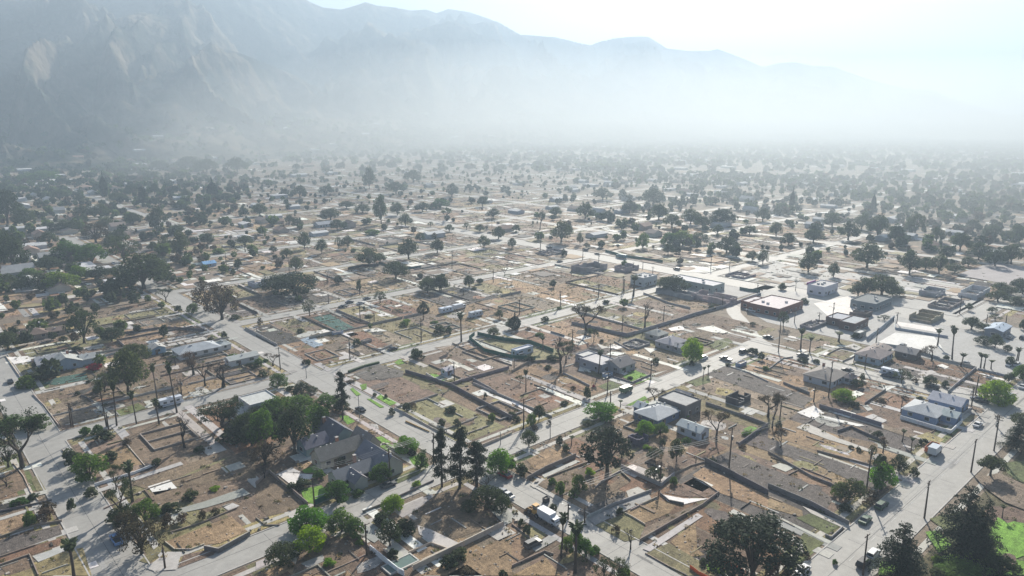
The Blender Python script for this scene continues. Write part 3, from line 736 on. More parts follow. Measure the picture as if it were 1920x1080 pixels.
# unit trees: height 1, crown diameter 1
def lobed(kind, n, size, nl, zlo, lobe, leafmat, wmat=None, tr=.035, top=1.0, gap=0.0, seed=0, umbrella=False, name=None):
    r_ = random.Random(seed); L_ = []
    for k in range(nl):
        a = k * 2.4 + r_.uniform(-.4, .4); q = math.sqrt((k + .5) / nl)
        rad = (.5 - lobe*.55) * q
        zt = zlo + lobe*.7 + (top - zlo - lobe*1.4) * ((1 - q*q) * .8 + .2*r_.random()) if not umbrella else top - lobe*.9 - .12*q*q*r_.uniform(.6, 1.3)
        L_.append((rad*math.cos(a), rad*math.sin(a), zt, lobe * r_.uniform(.65, 1.15)))
    if not umbrella:
        for k in range(nl // 2): 
            a = r_.random()*6.28; L_.append((.33*math.cos(a), .33*math.sin(a), zlo + lobe*r_.uniform(.5, 1.1), lobe*r_.uniform(.5, .85)))
    V = []
    for (x, y, z, r) in L_:
        m = int(n / len(L_) * (r/lobe)**2)
        p, d = shell((x, y, z), (r, r, r*.95), m, .5)
        if gap: k = rs.rand(len(p)) > gap * (rs.rand(len(p)) + .3); p, d = p[k], d[k]
        V.append(cards(p, size, nrm=d * .6))
    wd = MB(); fork = zlo * r_.uniform(.55, .9)
    wd.tube([(0,0,0), (.008,.0,fork*.5), (.0,.01,fork)], [tr*1.35, tr, tr*.85], 7)
    for (x, y, z, r) in L_[:12]:
        wd.tube([(0,.0,fork*.9), (x*.45, y*.45, fork + (z-fork)*.5 + .02), (x*.95, y*.95, z)], [tr*.6, tr*.36, tr*.12], 5)
    return proto(name or kind, np.concatenate(V), leafmat, wd, wmat or M_BARK)
def conifer(n, size, seed, droop=.12, tiers=15, name='cedar_tree', wob=.25, base=.1, pw=.75):
    r_ = random.Random(seed); V = []; wd = MB()
    wd.tube([(0,0,0), (0,0,.5), (.01,0,.97)], [.03, .018, .004], 7)
    for k in range(tiers):
        z0 = base + (.97 - base) * k / tiers; R0 = .5 * (1 - (z0 - base) / (1 - base)) ** pw + .02
        nb = max(4, int(9 * R0 / .5) + 2)
        for j in range(nb):
            a = r_.random() * 6.28; Rb = R0 * r_.uniform(1 - wob*1.6, 1.1)
            m = max(4, int(n * Rb / (tiers * 3.2)))
            t = rs.rand(m) ** .7; sp = .10 * Rb / .5 * (1.1 - .5*t) + .01
            x = t * Rb; off = rs.normal(size=m) * sp
            P = np.stack([x*math.cos(a) - off*math.sin(a), x*math.sin(a) + off*math.cos(a), z0 + .03*np.sin(t*2.5) - droop*Rb*t*t + rs.normal(size=m)*.008 - np.abs(off)*.15], 1)
            V.append(cards(P, size, .5, flat=.5))
            wd.tube([(0,0,z0), (Rb*.5*math.cos(a), Rb*.5*math.sin(a), z0+.02), (Rb*.85*math.cos(a), Rb*.85*math.sin(a), z0 - droop*Rb*.6)], [.007, .004, .002], 4)
    return proto(name, np.concatenate(V), M_NEEDLE, wd, M_BARK)
def tallpine(n, size, seed, name='tall_conifer'):
    r_ = random.Random(seed); V = []; wd = MB(); wd.tube([(0,0,0), (.01,.01,.5), (0,0,.98)], [.055, .035, .01], 7)
    for k in range(34):
        z = .22 + .76 * (k + r_.random()) / 34; a = r_.random()*6.28; Rb = (.5 * (1 - (z-.2)/.85) ** .45) * r_.uniform(.4, 1.05)
        m = int(n/34 * r_.uniform(.5, 1.3)); t = .3 + .7*rs.rand(m)
        P = np.stack([t*Rb*math.cos(a) + rs.normal(size=m)*.07, t*Rb*math.sin(a) + rs.normal(size=m)*.07, z - .05*t + rs.normal(size=m)*.013], 1)
        V.append(cards(P, size, .5, flat=.2)); wd.tube([(0,0,z-.01), (Rb*math.cos(a), Rb*math.sin(a), z-.03)], [.012, .004], 4)
    return proto(name, np.concatenate(V), M_NEEDLE, wd, M_BARK)
def palm(seed, name='fan_palm', cz=.16, skirt=True):
    r_ = random.Random(seed); wd = MB(); wd.tube([(0,0,0), (.03,.01,.4), (.02,.02,1-cz*.7)], [.10, .065, .06], 7)
    V = []
    for k in range(46):
        a = r_.random()*6.28; el = r_.uniform(-.9, 1.25); pr = []; L_ = .5 * r_.uniform(.8, 1.05)
        for i in range(5):
            t = i / 4; e = el - 1.3*t*t; pr.append((L_*t*math.cos(e*.7)*1.0, cz*.9*math.sin(el)*t*1.0 - .10*cz*6*t*t*t*.5))
        wv = .075
        for i in range(4):
            (x0, z0), (x1, z1) = pr[i], pr[i+1]; w0 = wv*(.5 + i*.35 if i < 2 else 1.2 - .3*(i-2)); w1 = wv*(.5 + (i+1)*.35 if i+1 < 2 else 1.2 - .3*(i-1))
            ca, sa = math.cos(a), math.sin(a); zc = 1 - cz*.75
            for s_ in (-1, 1):
                V += [(x0*ca+.02, x0*sa+.02, zc+z0), (x1*ca+.02, x1*sa+.02, zc+z1), (x1*ca - s_*w1*sa+.02, x1*sa + s_*w1*ca+.02, zc+z1-.012), (x0*ca - s_*w0*sa+.02, x0*sa + s_*w0*ca+.02, zc+z0-.012)]
    V = np.array(V)
    if skirt:
        p, d = shell((.02, .02, 1-cz*1.15), (.13, .13, cz*.45), 160, .5); V = np.concatenate([V, cards(p, .05, .6)])
    return proto(name, V, M_FROND, wd, M_BARK)
def bare(seed, depth=5, leaf=0, name='bare_tree', wm=None, spread=.55, lm=None):
    r_ = random.Random(seed); wd = MB(); tips = []
    def grow(p, d, L_, r, k):
        q = p + d * L_; wd.tube([p, (p+q)/2 + Vector((r_.uniform(-.02,.02), r_.uniform(-.02,.02), 0)), q], [r, r*.85, r*.65], 6 if k > 3 else 4, cap=False)
        if k == 0 or q.z > .98: tips.append(q); return
        for j in range(r_.choice((2, 3, 3)) if k > 1 else 3):
            nd = (d + Vector((r_.uniform(-1, 1), r_.uniform(-1, 1), r_.uniform(-.25, .55))) * spread * 1.5).normalized()
            grow(q, nd, L_ * r_.uniform(.62, .85), r * .6, k-1)
    grow(Vector((0,0,-.01)), Vector((.02,.01,1)), .27, .035, depth)
    xs = np.concatenate(wd.v); k = .5 / max(.2, np.percentile(np.abs(xs[:, :2]), 97)); kz = 1 / xs[:, 2].max()
    for a in wd.v: a[:, :2] *= k; a[:, 2] *= kz
    V = None
    if leaf:
        T_ = np.array([(t.x*k, t.y*k, t.z*kz) for t in tips]); m = leaf // len(T_) + 1
        V = cards(np.repeat(T_, m, 0) + rs.normal(size=(len(T_)*m, 3)) * .035, .013)
    return proto(name, V, lm or M_BROWN, wd, wm or M_BURNT)
def cypress(seed, name='cypress_tree'):
    wd = MB(); wd.tube([(0,0,0), (0,0,.9)], [.06, .01], 6); n = 1500
    z = rs.rand(n); r = .5 * np.sin(np.clip(z*1.15+.1, 0, 1)*math.pi) ** .6 * (.75 + .25*rs.rand(n)); a = rs.rand(n)*6.28
    return proto(name, cards(np.stack([r*np.cos(a), r*np.sin(a), .04 + z*.95], 1), .045), M_NEEDLE, wd, M_BARK)
for s_ in (1, 2, 3): lobed('broadleaf_tree', 5600, .021, 18, .2, .17, M_LEAF, seed=s_, gap=.35)
for s_ in (11, 12): lobed('green_tree', 5200, .023, 15, .10, .18, M_LEAFM, seed=s_, gap=.25)
for s_ in (21, 22): lobed('bright_tree', 5200, .024, 14, .07, .2, M_LEAFB, seed=s_, gap=.1)
for s_ in (31, 32): lobed('open_tree', 3400, .018, 20, .3, .11, M_LEAF, seed=s_, gap=.45, tr=.03)
for s_ in (41, 42): lobed('scorched_tree', 3600, .018, 18, .25, .14, M_BROWN, seed=s_, gap=.45, wmat=M_BURNT)
lobed('big_pine_tree', 16000, .0125, 44, .22, .105, M_NEEDLE, seed=51, gap=.3, tr=.03); lobed('umbrella_tree', 3000, .028, 12, .5, .2, M_LEAF, seed=52, umbrella=True, gap=.15)
lobed('layered_pine', 6000, .018, 30, .35, .10, M_NEEDLE, seed=53, gap=.4, tr=.035)
conifer(16000, .014, 61); conifer(16000, .014, 62, tiers=18); tallpine(5600, .022, 63); tallpine(5600, .022, 64)
palm(71); palm(72); palm(73)
for s_ in (81, 82, 83): bare(s_, 5)
for s_ in (84, 85): bare(s_, 5, 1500, 'half_burnt_tree', lm=M_BROWN)
for s_ in (86, 87): bare(s_, 5, 2600, 'thin_leaved_tree', M_BARK, lm=M_LEAF)
cypress(91)
for s_ in (95, 96): lobed('shrub', 900, .06, 7, .05, .25, M_LEAF, seed=s_, tr=.02)
for s_ in (97, 98): lobed('green_shrub', 900, .06, 7, .05, .25, M_LEAFM, seed=s_, tr=.02)
lobed('bright_shrub', 900, .06, 7, .05, .25, M_LEAFB, seed=99, tr=.02); lobed('brown_shrub', 800, .05, 7, .05, .25, M_BROWN, seed=100, tr=.02, gap=.2); lobed('flowering_shrub', 900, .06, 7, .05, .25, M_RED, seed=101, tr=.02)
INFO = dict(br=('broadleaf_tree', 'dark broadleaf tree'), gr=('green_tree', 'mid green leafy tree'), bt=('bright_tree', 'bright green round tree'), op=('open_tree', 'dark open-crowned tree'),
    sc=('scorched_tree', 'scorched brown tree'), bp=('big_pine_tree', 'huge dark spreading pine'), um=('umbrella_tree', 'flat-topped dark tree'), lp=('layered_pine', 'dark layered pine'), ce=('cedar_tree', 'broad dark cedar'),
    tp=('tall_conifer', 'tall narrow dark conifer'), pa=('fan_palm', 'slender fan palm'), ba=('bare_tree', 'leafless burnt tree'), hb=('half_burnt_tree', 'half-burnt thin tree'), tl=('thin_leaved_tree', 'thin-leaved branching tree'), cy=('cypress_tree', 'dark pointed cypress'),
    sh=('shrub', 'dark round shrub'), gs=('green_shrub', 'mid green shrub'), bs=('bright_shrub', 'bright green shrub'), bn=('brown_shrub', 'dry brown shrub'), fs=('flowering_shrub', 'red flowering shrub'))
NTREE = [0]
def tree_at(k, x, y, h, wd, mb=None):
    kind, desc = INFO[k]; pr = rnd.choice(PROT[kind]); rz = rnd.random() * 6.28
    if not pr[1]: o = pr[0]; o.location = (x, y, 0); o.rotation_euler = (0, 0, rz); o.scale = (wd, wd, h); pr[1] = True
    else: o = dup(pr[0], (x, y, 0), rz, (wd*rnd.uniform(.88, 1.14), wd*rnd.uniform(.88, 1.14), h)); o.rotation_euler.x = rnd.uniform(-.05, .05); o.rotation_euler.y = rnd.uniform(-.05, .05)
    sh = 'shrub' in kind
    reg(o, desc, x, y, 'shrub' if sh else ('palm' if k == 'pa' else 'tree'), 'shrubs on the cleared lots' if sh else ('palms among the lots' if k == 'pa' else 'trees among the lots'))
    if not sh: NTREE[0] += 1
    return o
TREEPOS = []
def tr(t, s):
    for ln in s.strip().splitlines():
        for q in ln.split(';'):
            q = q.split()
            if not q: continue
            k = q[0]; xb, yb, yt, wp = map(float, q[1:5]); x, y = W(t, xb, yb); sc = TILES[t][2]
            d = depth(x, y); px, py = full(t, xb, yb); h = (yb-yt)/sc * d / (FPX*math.cos(PITCH) + (py-540)*math.sin(PITCH)); wd = wp/sc * d / FPX
            if k in ('br','gr','bt','op','sc','bp','um','lp'): h *= .93
            if k in ('br','gr','bt','op','sc','bp','um','lp','hb','tl'): wd *= 1.12; h *= 1.06
            tree_at(k, x, y, h, wd); TREEPOS.append((x, y, wd))
tr('a', '''tl 150 350 -20 320; op 60 345 120 200; gs 575 125 65 70; gs 660 120 50 75; gr 600 425 215 230; sh 480 300 210 110; br 520 360 230 120; sh 700 160 90 120; pa 895 580 270 110; tl 785 500 330 110
tl 820 700 430 190; gr 980 720 530 190; sc 960 930 640 270; sc 860 820 600 180; br 850 760 560 160; sh 780 720 620 120; pa 505 1130 770 140; bn 310 700 600 130; ba 45 480 390 80; ba 1245 215 -40 150; tl 1525 110 -60 230
bn 1370 700 620 60; bn 1450 665 610 80; sh 1150 645 575 150; sh 1290 560 500 110; br 1640 120 -20 180; sh 1560 170 90 190; bs 1450 500 470 70; bn 1130 760 640 90; bn 1230 720 640 90; gs 200 740 620 80; sh 620 540 470 100; sh 750 300 230 90; tl 1700 60 -50 130; bn 330 640 560 100
br 1700 200 30 160; sh 1060 330 280 70; sh 480 640 540 60; gs 130 600 550 110; sh 220 560 520 80; bn 860 200 140 60; sh 1340 240 200 80''')
tr('b', '''tp 1255 480 20 150; tp 1375 485 20 200; tp 1490 475 120 190; bt 1650 380 190 175; br 1660 665 510 130; br 1570 610 450 210; bt 1015 235 120 150; gr 1115 350 230 90; gr 845 450 295 145; gr 550 580 395 160; bt 925 630 510 150
bt 350 770 575 210; bt 365 920 690 190; gr 580 780 600 200; gr 670 810 660 150; br 175 1000 825 210; bs 495 1010 945 80; gr 60 200 -90 210; br 260 240 -130 230; gr 420 120 -120 180; gr 150 40 -150 230; br -60 150 -60 160; sh 560 320 260 90
br 905 880 650 150; sh 850 720 640 120; sh 1000 800 690 150; gs 430 420 360 90; sc 60 330 140 220; gs 710 270 230 80; sh 1050 260 220 70; bs 1085 470 430 60; sh 320 480 420 120; gs 690 540 490 90; sh 250 500 440 90; pa 1130 330 220 60; ba 1560 520 400 120; sh 930 960 880 80; br 1440 640 560 120; gs 700 870 830 60; sh 1380 960 880 120; sh 1300 1010 930 130; bn 1430 1060 1020 100; sh 1670 1090 1030 80; ba 60 420 330 90''')
tr('c', '''lp 640 415 20 350; pa 400 200 125 50; sh 320 190 125 55; sh 360 240 180 60; bn 250 60 20 40; br 115 205 75 105; gr 450 510 370 95; gr 420 545 480 80; gs 325 525 420 60; gs 270 465 405 55; bs 525 400 335 60; pa 330 960 580 90; pa 425 1060 640 130
gr 365 930 780 90; gr 500 950 790 110; gr 430 900 740 120; op 620 1090 930 160; op 720 1100 910 140; gs 760 1110 1010 120; bt 895 130 10 120; gr 1000 130 30 110; br 965 290 200 120; br 1110 310 120 100; sh 1015 200 145 45; gs 1090 460 400 50; sh 730 660 610 55; hb 1380 165 -30 140
bp 1615 1130 560 640; sh 1290 1000 950 60; bs 1400 1050 1010 80; gs 1350 1020 970 60; sh 660 150 90 110; ba 800 900 740 90; bn 700 790 720 60; br 960 430 330 110; bs 910 220 190 60; bn 150 100 50 60; br 0 370 270 60; sh 60 400 310 90; sc 740 280 180 90; gs 1180 180 140 60; bn 1560 220 190 50; bs 1590 130 90 70; sh 1350 310 285 60; ba 1240 320 260 60; gs 560 930 860 80; sh 280 640 580 60; sh 60 740 680 50; sh 100 800 720 60''')
tr('d', '''bt 770 480 280 160; tl 770 475 300 120; br 545 575 400 200; gr 480 540 430 110; br 880 375 240 130; sh 985 405 340 60; ce 880 1090 640 400; ce 1290 930 370 420; ce 1430 960 480 300; um 1500 410 265 170; ce 1675 225 -20 200; gr 1300 1100 985 320; br 1560 1100 900 230; gs 1140 990 930 80
pa 1580 690 585 50; pa 905 175 80 50; pa 965 240 125 45; hb 775 250 140 80; hb 85 215 80 80; op 700 290 165 60; bn 60 1100 880 200; sh 560 220 195 40; sh 610 235 205 40; gs 620 480 430 60; bn 700 540 490 110; sh 520 640 590 90; sh 760 330 250 90; bn 680 590 540 90; gs 450 1000 960 40; sh 1050 190 150 70; sh 1150 1090 1020 120; br 740 150 90 60; br 70 90 20 50; bn 250 960 900 70; hb 720 480 400 60''')
tr('e', '''br 930 845 470 230; br 980 640 455 200; op 610 475 200 240; br 810 465 350 150; op 560 300 200 120; br 60 520 380 170; br 0 500 400 110; tl 1200 180 80 100; sc 1500 235 0 190; sc 1605 305 20 260; gr 1400 260 180 95; sh 1620 435 385 50; hb 1400 710 540 160; ba 1485 785 600 150; ba 1615 795 620 230; ba 1310 895 715 80
sh 300 725 680 200; gs 190 800 700 110; fs 690 665 615 110; br 290 660 590 110; op 760 830 660 150; sh 220 740 690 110; tl 1620 1080 880 290; br 1720 960 840 110; pa 845 1075 700 60; pa 772 1080 690 60; pa 988 1060 790 55; pa 1140 900 590 60; pa 1280 980 560 70; pa 1152 1065 860 80; op 0 1100 850 120
sh 700 830 790 90; sh 1210 560 540 80; pa 1270 640 560 45; sh 1520 460 430 60; gs 1690 585 550 90; bn 1430 560 535 80; sh 1150 950 900 60; sh 560 530 500 80; gr 100 1090 1000 240; gr 280 1090 980 180; br 460 470 420 60; sh 1290 250 200 60; sh 1700 300 270 90; br 1820 660 610 80; sh 1280 510 490 50; bn 1600 500 460 60; sh 560 850 820 40; sh 640 760 740 50''')
tr('f', '''br 280 130 -45 310; br 160 110 -30 220; op 390 280 140 110; br 1240 110 0 110; br 1330 100 -25 130; op 900 185 90 90; pa 750 125 15 35; pa 1485 465 240 65; lp 1210 310 165 85; br 1540 70 -15 80; tp 628 1030 640 125; hb 125 640 560 100; gr 165 790 680 125; br 330 870 740 130; br 400 830 780 90; sh 380 635 590 50; sh 1170 590 520 100
gr 300 985 835 270; br 120 1070 930 210; gr 520 950 830 190; br 620 960 870 120; sh 730 490 440 60; sh 1400 410 350 60; br 1760 300 225 55; br 1830 375 290 60; br 1720 430 350 90; sh 980 995 940 50; sh 1090 965 900 60; sh 1410 975 930 100; gs 1705 1035 970 50; sh 1340 1070 1020 60; sh 1450 1070 1020 60; gs 1075 350 310 70; bs 1090 320 300 50; sh 250 820 780 70; gs 20 640 580 60; gs 70 610 585 40; sh 860 860 830 30; sh 940 870 840 30; sh 1330 400 340 90; sh 50 720 670 90
sh 1660 870 830 30; gs 1290 330 315 60; bn 680 760 740 70; sh 1580 90 70 60; op 1020 250 230 80; sh 1150 560 510 60; bn 1130 940 900 70; sh 820 290 270 60; op 1750 120 90 60; sh 1620 260 240 50; sh 320 400 370 60; bn 360 620 590 70; bn 30 345 285 40''')
tr('g', '''cy 20 375 255 90; hb 530 415 210 190; ba 960 365 170 130; tl 590 465 380 55; ba 350 690 430 210; tl 390 620 470 120; pa 225 525 420 55; pa 625 700 510 60; pa 877 135 -20 85; br 1170 110 -20 190; br 1100 90 -10 120; bt 1305 605 415 135; pa 1380 745 635 35; pa 1418 705 630 35; hb 1030 905 800 110; bt 650 1015 885 215; br 195 1035 905 90; tl 60 770 715 60
pa 100 830 650 50; gr 140 1080 960 70; sh 545 875 780 60; sh 1740 555 505 80; hb 1850 1010 850 150; pa 785 935 885 40; sh 240 320 280 60; br 540 260 210 80; sh 650 470 445 40; sh 500 560 540 50; fs 590 800 770 20; sh 380 920 890 60; sh 300 600 560 100; sh 130 610 560 80; br 550 1075 1030 90; sh 855 735 715 50; sh 1440 235 200 60; sh 1560 640 620 50; gs 1830 670 640 50
bn 440 810 780 40; sh 260 660 630 60; br 1740 350 320 40; sh 1040 620 575 60; bn 820 340 320 40; gs 200 420 400 60; sh 680 190 165 50; bn 120 380 360 50; sh 1300 640 600 40; op 500 210 190 60; sh 0 1000 970 60; sh 30 1040 1000 60; gs 340 230 210 40; bs 1260 1010 990 40''')
tr('h', '''bt 1640 895 720 240; gr 1840 740 615 130; br 1840 1075 970 150; pa 235 525 355 70; pa 300 545 420 60; pa 1330 595 335 65; pa 1225 495 365 60; pa 1395 645 540 60; pa 1535 665 540 60; pa 1560 660 550 60; pa 1612 665 590 50; pa 1790 625 500 60; pa 510 465 395 85; sh 680 745 690 45; op 965 765 640 120; hb 1180 605 500 130; sh 1195 870 830 60
br 1470 375 275 130; br 1570 400 330 110; br 1560 485 420 120; br 1640 510 400 90; br 820 135 -30 230; br 700 130 -10 140; br 650 135 45 120; br 900 130 40 110; br 1660 175 90 130; br 1790 210 130 110; br 1620 255 210 70; op 1640 310 265 90; bt 540 885 795 150; sh 620 930 890 90; br 1170 790 700 85; sh 1280 790 740 60; hb 30 1090 850 90; sh 730 560 510 60; op 840 310 270 90; br 1730 130 60 120; br 1840 120 30 110
sh 1290 600 560 50; sh 1100 880 860 60; sh 640 790 730 90; bn 820 900 870 90; sh 1850 380 300 70; br 1730 540 480 60; br 1750 640 560 60; sh 260 190 150 60; pa 320 120 95 45; br 100 90 50 60; br 950 130 80 60; sh 250 610 580 90; sh 550 840 800 60; br 1740 760 680 70; bn 990 880 850 60; sh 640 440 400 70; op 110 360 230 90; sh 1480 330 290 60; bn 1060 760 720 50; sh 350 620 590 60; br 1450 240 180 50''')
tr('i', '''br 1080 1050 760 330; br 1180 1000 800 160; op 930 840 630 240; sc 720 700 540 200; br 640 520 415 160; br 760 520 400 130; br 370 720 610 130; br 100 900 630 230; br 0 860 560 200; br 60 560 290 170; br 190 590 430 150; gr 520 830 680 200; gr 690 850 700 220; br 370 900 800 190; gr 450 1050 905 240; br 300 1040 920 160; gr 220 960 890 150; cy 785 360 180 60; cy 1600 370 225 75; tp 1070 430 285 110
br 1160 340 250 60; br 1360 800 600 130; op 1230 780 640 90; br 1560 710 620 110; br 1190 590 420 130; sh 1750 940 900 50; br 1700 390 325 90; br 110 155 70 180; gr 330 240 160 220; gr 200 240 180 130; br 1430 150 50 160; br 1200 160 80 120; br 1550 170 70 180; br 1780 170 60 170; br 560 620 530 120; br 800 590 500 110; br 1000 560 470 120; br 1140 760 700 60; br 870 960 880 200; br 980 1040 900 150; gr 600 980 860 160; br 1320 640 560 120; br 740 980 870 150
br 60 700 600 150; br 480 600 520 120; br 30 330 250 120; br 450 380 300 120; br 880 400 320 130; br 1400 370 300 90; br 1000 350 260 110; br 1840 720 640 100; gs 1640 780 740 90; pa 1840 770 700 40; br 610 400 340 100; br 1640 460 400 120; br 1500 560 490 100; br 900 700 590 100; br 850 760 640 130; br 160 1060 960 120; br 60 1040 930 140; br 340 1060 990 130''')
tr('j', '''br 365 745 610 90; br 495 785 665 75; br 850 875 730 190; br 930 850 770 80; br 1050 970 830 160; br 1290 1050 940 110; br 1390 1060 930 110; op 1600 1035 930 90; ba 1865 955 880 55; br 1360 775 665 100; br 1145 825 660 150; br 1710 745 640 85; br 940 560 335 95; br 1060 495 395 95; br 1120 575 480 100; br 1250 470 395 130; gr 1380 440 365 130; br 610 610 520 95; br 560 530 440 160
br 800 475 410 130; br 680 445 385 130; br 310 590 510 80; br 250 560 485 65; br 1470 355 255 95; br 300 920 795 100; br 230 810 740 90; tl 1430 540 455 85; op 1580 605 545 60; br 1820 670 575 100; br 775 1070 975 40; br 530 340 270 110; br 330 360 270 110; br 30 500 400 110; br 850 300 130 100; br 1180 250 150 120; br 1050 330 240 110; br 1700 430 350 80; br 1450 620 560 80; br 130 780 720 60; br 690 740 640 90; op 620 750 650 60; op 1310 580 540 50; gs 880 640 600 130; br 1230 690 620 70; br 1680 620 560 70; br 1780 520 440 90; br 220 350 290 70''')
tr('k', '''br 370 700 530 170; gr 980 745 620 100; br 1610 775 650 170; br 1800 840 755 90; br 1880 860 745 90; gr 1280 720 605 180; gr 1180 720 620 150; br 1400 710 620 130; tl 210 605 480 70; br 510 720 620 45; gs 840 870 830 45; br 1100 530 400 130; br 1580 570 440 170; br 1170 790 705 80; br 1430 590 500 120; br 680 380 290 150; br 1060 420 290 150; br 550 520 400 120; br 1880 540 440 110; br 1200 590 480 140; br 1340 560 440 130; br 880 480 380 120; br 720 540 460 90
br 330 500 430 100; br 560 740 700 50; br 30 620 560 60; br 1780 640 570 110; br 1540 640 560 80; sh 390 800 750 50; br 420 630 560 60; br 0 740 660 70''')
tr('l', '''br 300 925 770 130; br 490 960 840 85; br 740 890 690 220; br 1060 940 750 140; br 1280 930 780 130; br 1180 900 800 100; sh 105 1055 1000 60; ba 205 1060 950 60; br 340 700 590 130; br 600 680 540 140; br 820 660 480 150; br 1100 640 470 160; br 1440 760 620 140; br 1580 830 690 140; br 1700 880 740 150; br 1820 860 700 160; cy 170 470 285 35; cy 785 480 320 40; br 60 650 540 110; br 480 580 470 120; br 960 700 560 120; br 1260 700 580 120; br 1680 680 560 130
br 1860 700 560 120; br 1400 930 850 120; br 1880 1050 960 110; br 1740 1070 990 120; br 1500 880 800 110; br 1340 820 720 110; br 150 720 620 90; br 700 600 480 110; br 1530 620 520 110''')

# ---------------------------------------------------------------- buildings (axis-aligned with the street grid)
def gable(mb, x0, x1, y0, y1, z, rise, along='x', over=.4, th=.18, colr=None, hip=0.0):
    X0, X1, Y0, Y1 = x0-over, x1+over, y0-over, y1+over
    zl = z - over * rise / ((Y1-Y0)/2 if along == 'x' else (X1-X0)/2)
    if along == 'x':
        ym = (Y0+Y1)/2; ins = hip * (Y1-Y0)/2; b = [(X0,Y0,zl), (X1,Y0,zl), (X1,Y1,zl), (X0,Y1,zl)]; r0, r1 = (X0+ins, ym, z+rise), (X1-ins, ym, z+rise)
        v = b + [r0, r1]; f = [(0,1,5,4), (2,3,4,5)]; e = [(1,2,5), (3,0,4)]
    else:
        xm = (X0+X1)/2; ins = hip * (X1-X0)/2; b = [(X0,Y0,zl), (X1,Y0,zl), (X1,Y1,zl), (X0,Y1,zl)]; r0, r1 = (xm, Y0+ins, z+rise), (xm, Y1-ins, z+rise)
        v = b + [r0, r1]; f = [(1,2,5,4), (3,0,4,5)]; e = [(0,1,4), (2,3,5)]
    if hip: f += e; e = []
    v2 = [(p[0], p[1], p[2]-th) for p in v]
    n = 6; F = list(f) + [tuple(i+n for i in reversed(q)) for q in f]
    for i in range(4): j = (i+1) % 4; F.append((i+n, j+n, j, i)) if hip or (along == 'x') == (i in (0, 2)) else None
    for q in e: F += [(q[0], q[0]+n, q[2]+n, q[2]), (q[2], q[2]+n, q[1]+n, q[1])]
    mb.add(v + v2, F, colr)
def gable_wall(mb, x0, x1, y0, y1, z, rise, along, colr):
    mb.box(x0, x1, y0, y1, 0, z-.02, colr)
    if along == 'x':
        k = rise * ((y1-y0)/2) / ((y1-y0)/2+.4); ym = (y0+y1)/2
        for x in (x0, x1): mb.add([(x, y0, z-.02), (x, y1, z-.02), (x, ym, z+k-.12)], [(0,1,2) if x == x1 else (2,1,0)], colr)
    else:
        k = rise; xm = (x0+x1)/2
        for y in (y0, y1): mb.add([(x0, y, z-.02), (x1, y, z-.02), (xm, y, z+k-.22)], [(0,1,2) if y == y0 else (2,1,0)], colr)
NH = [0]
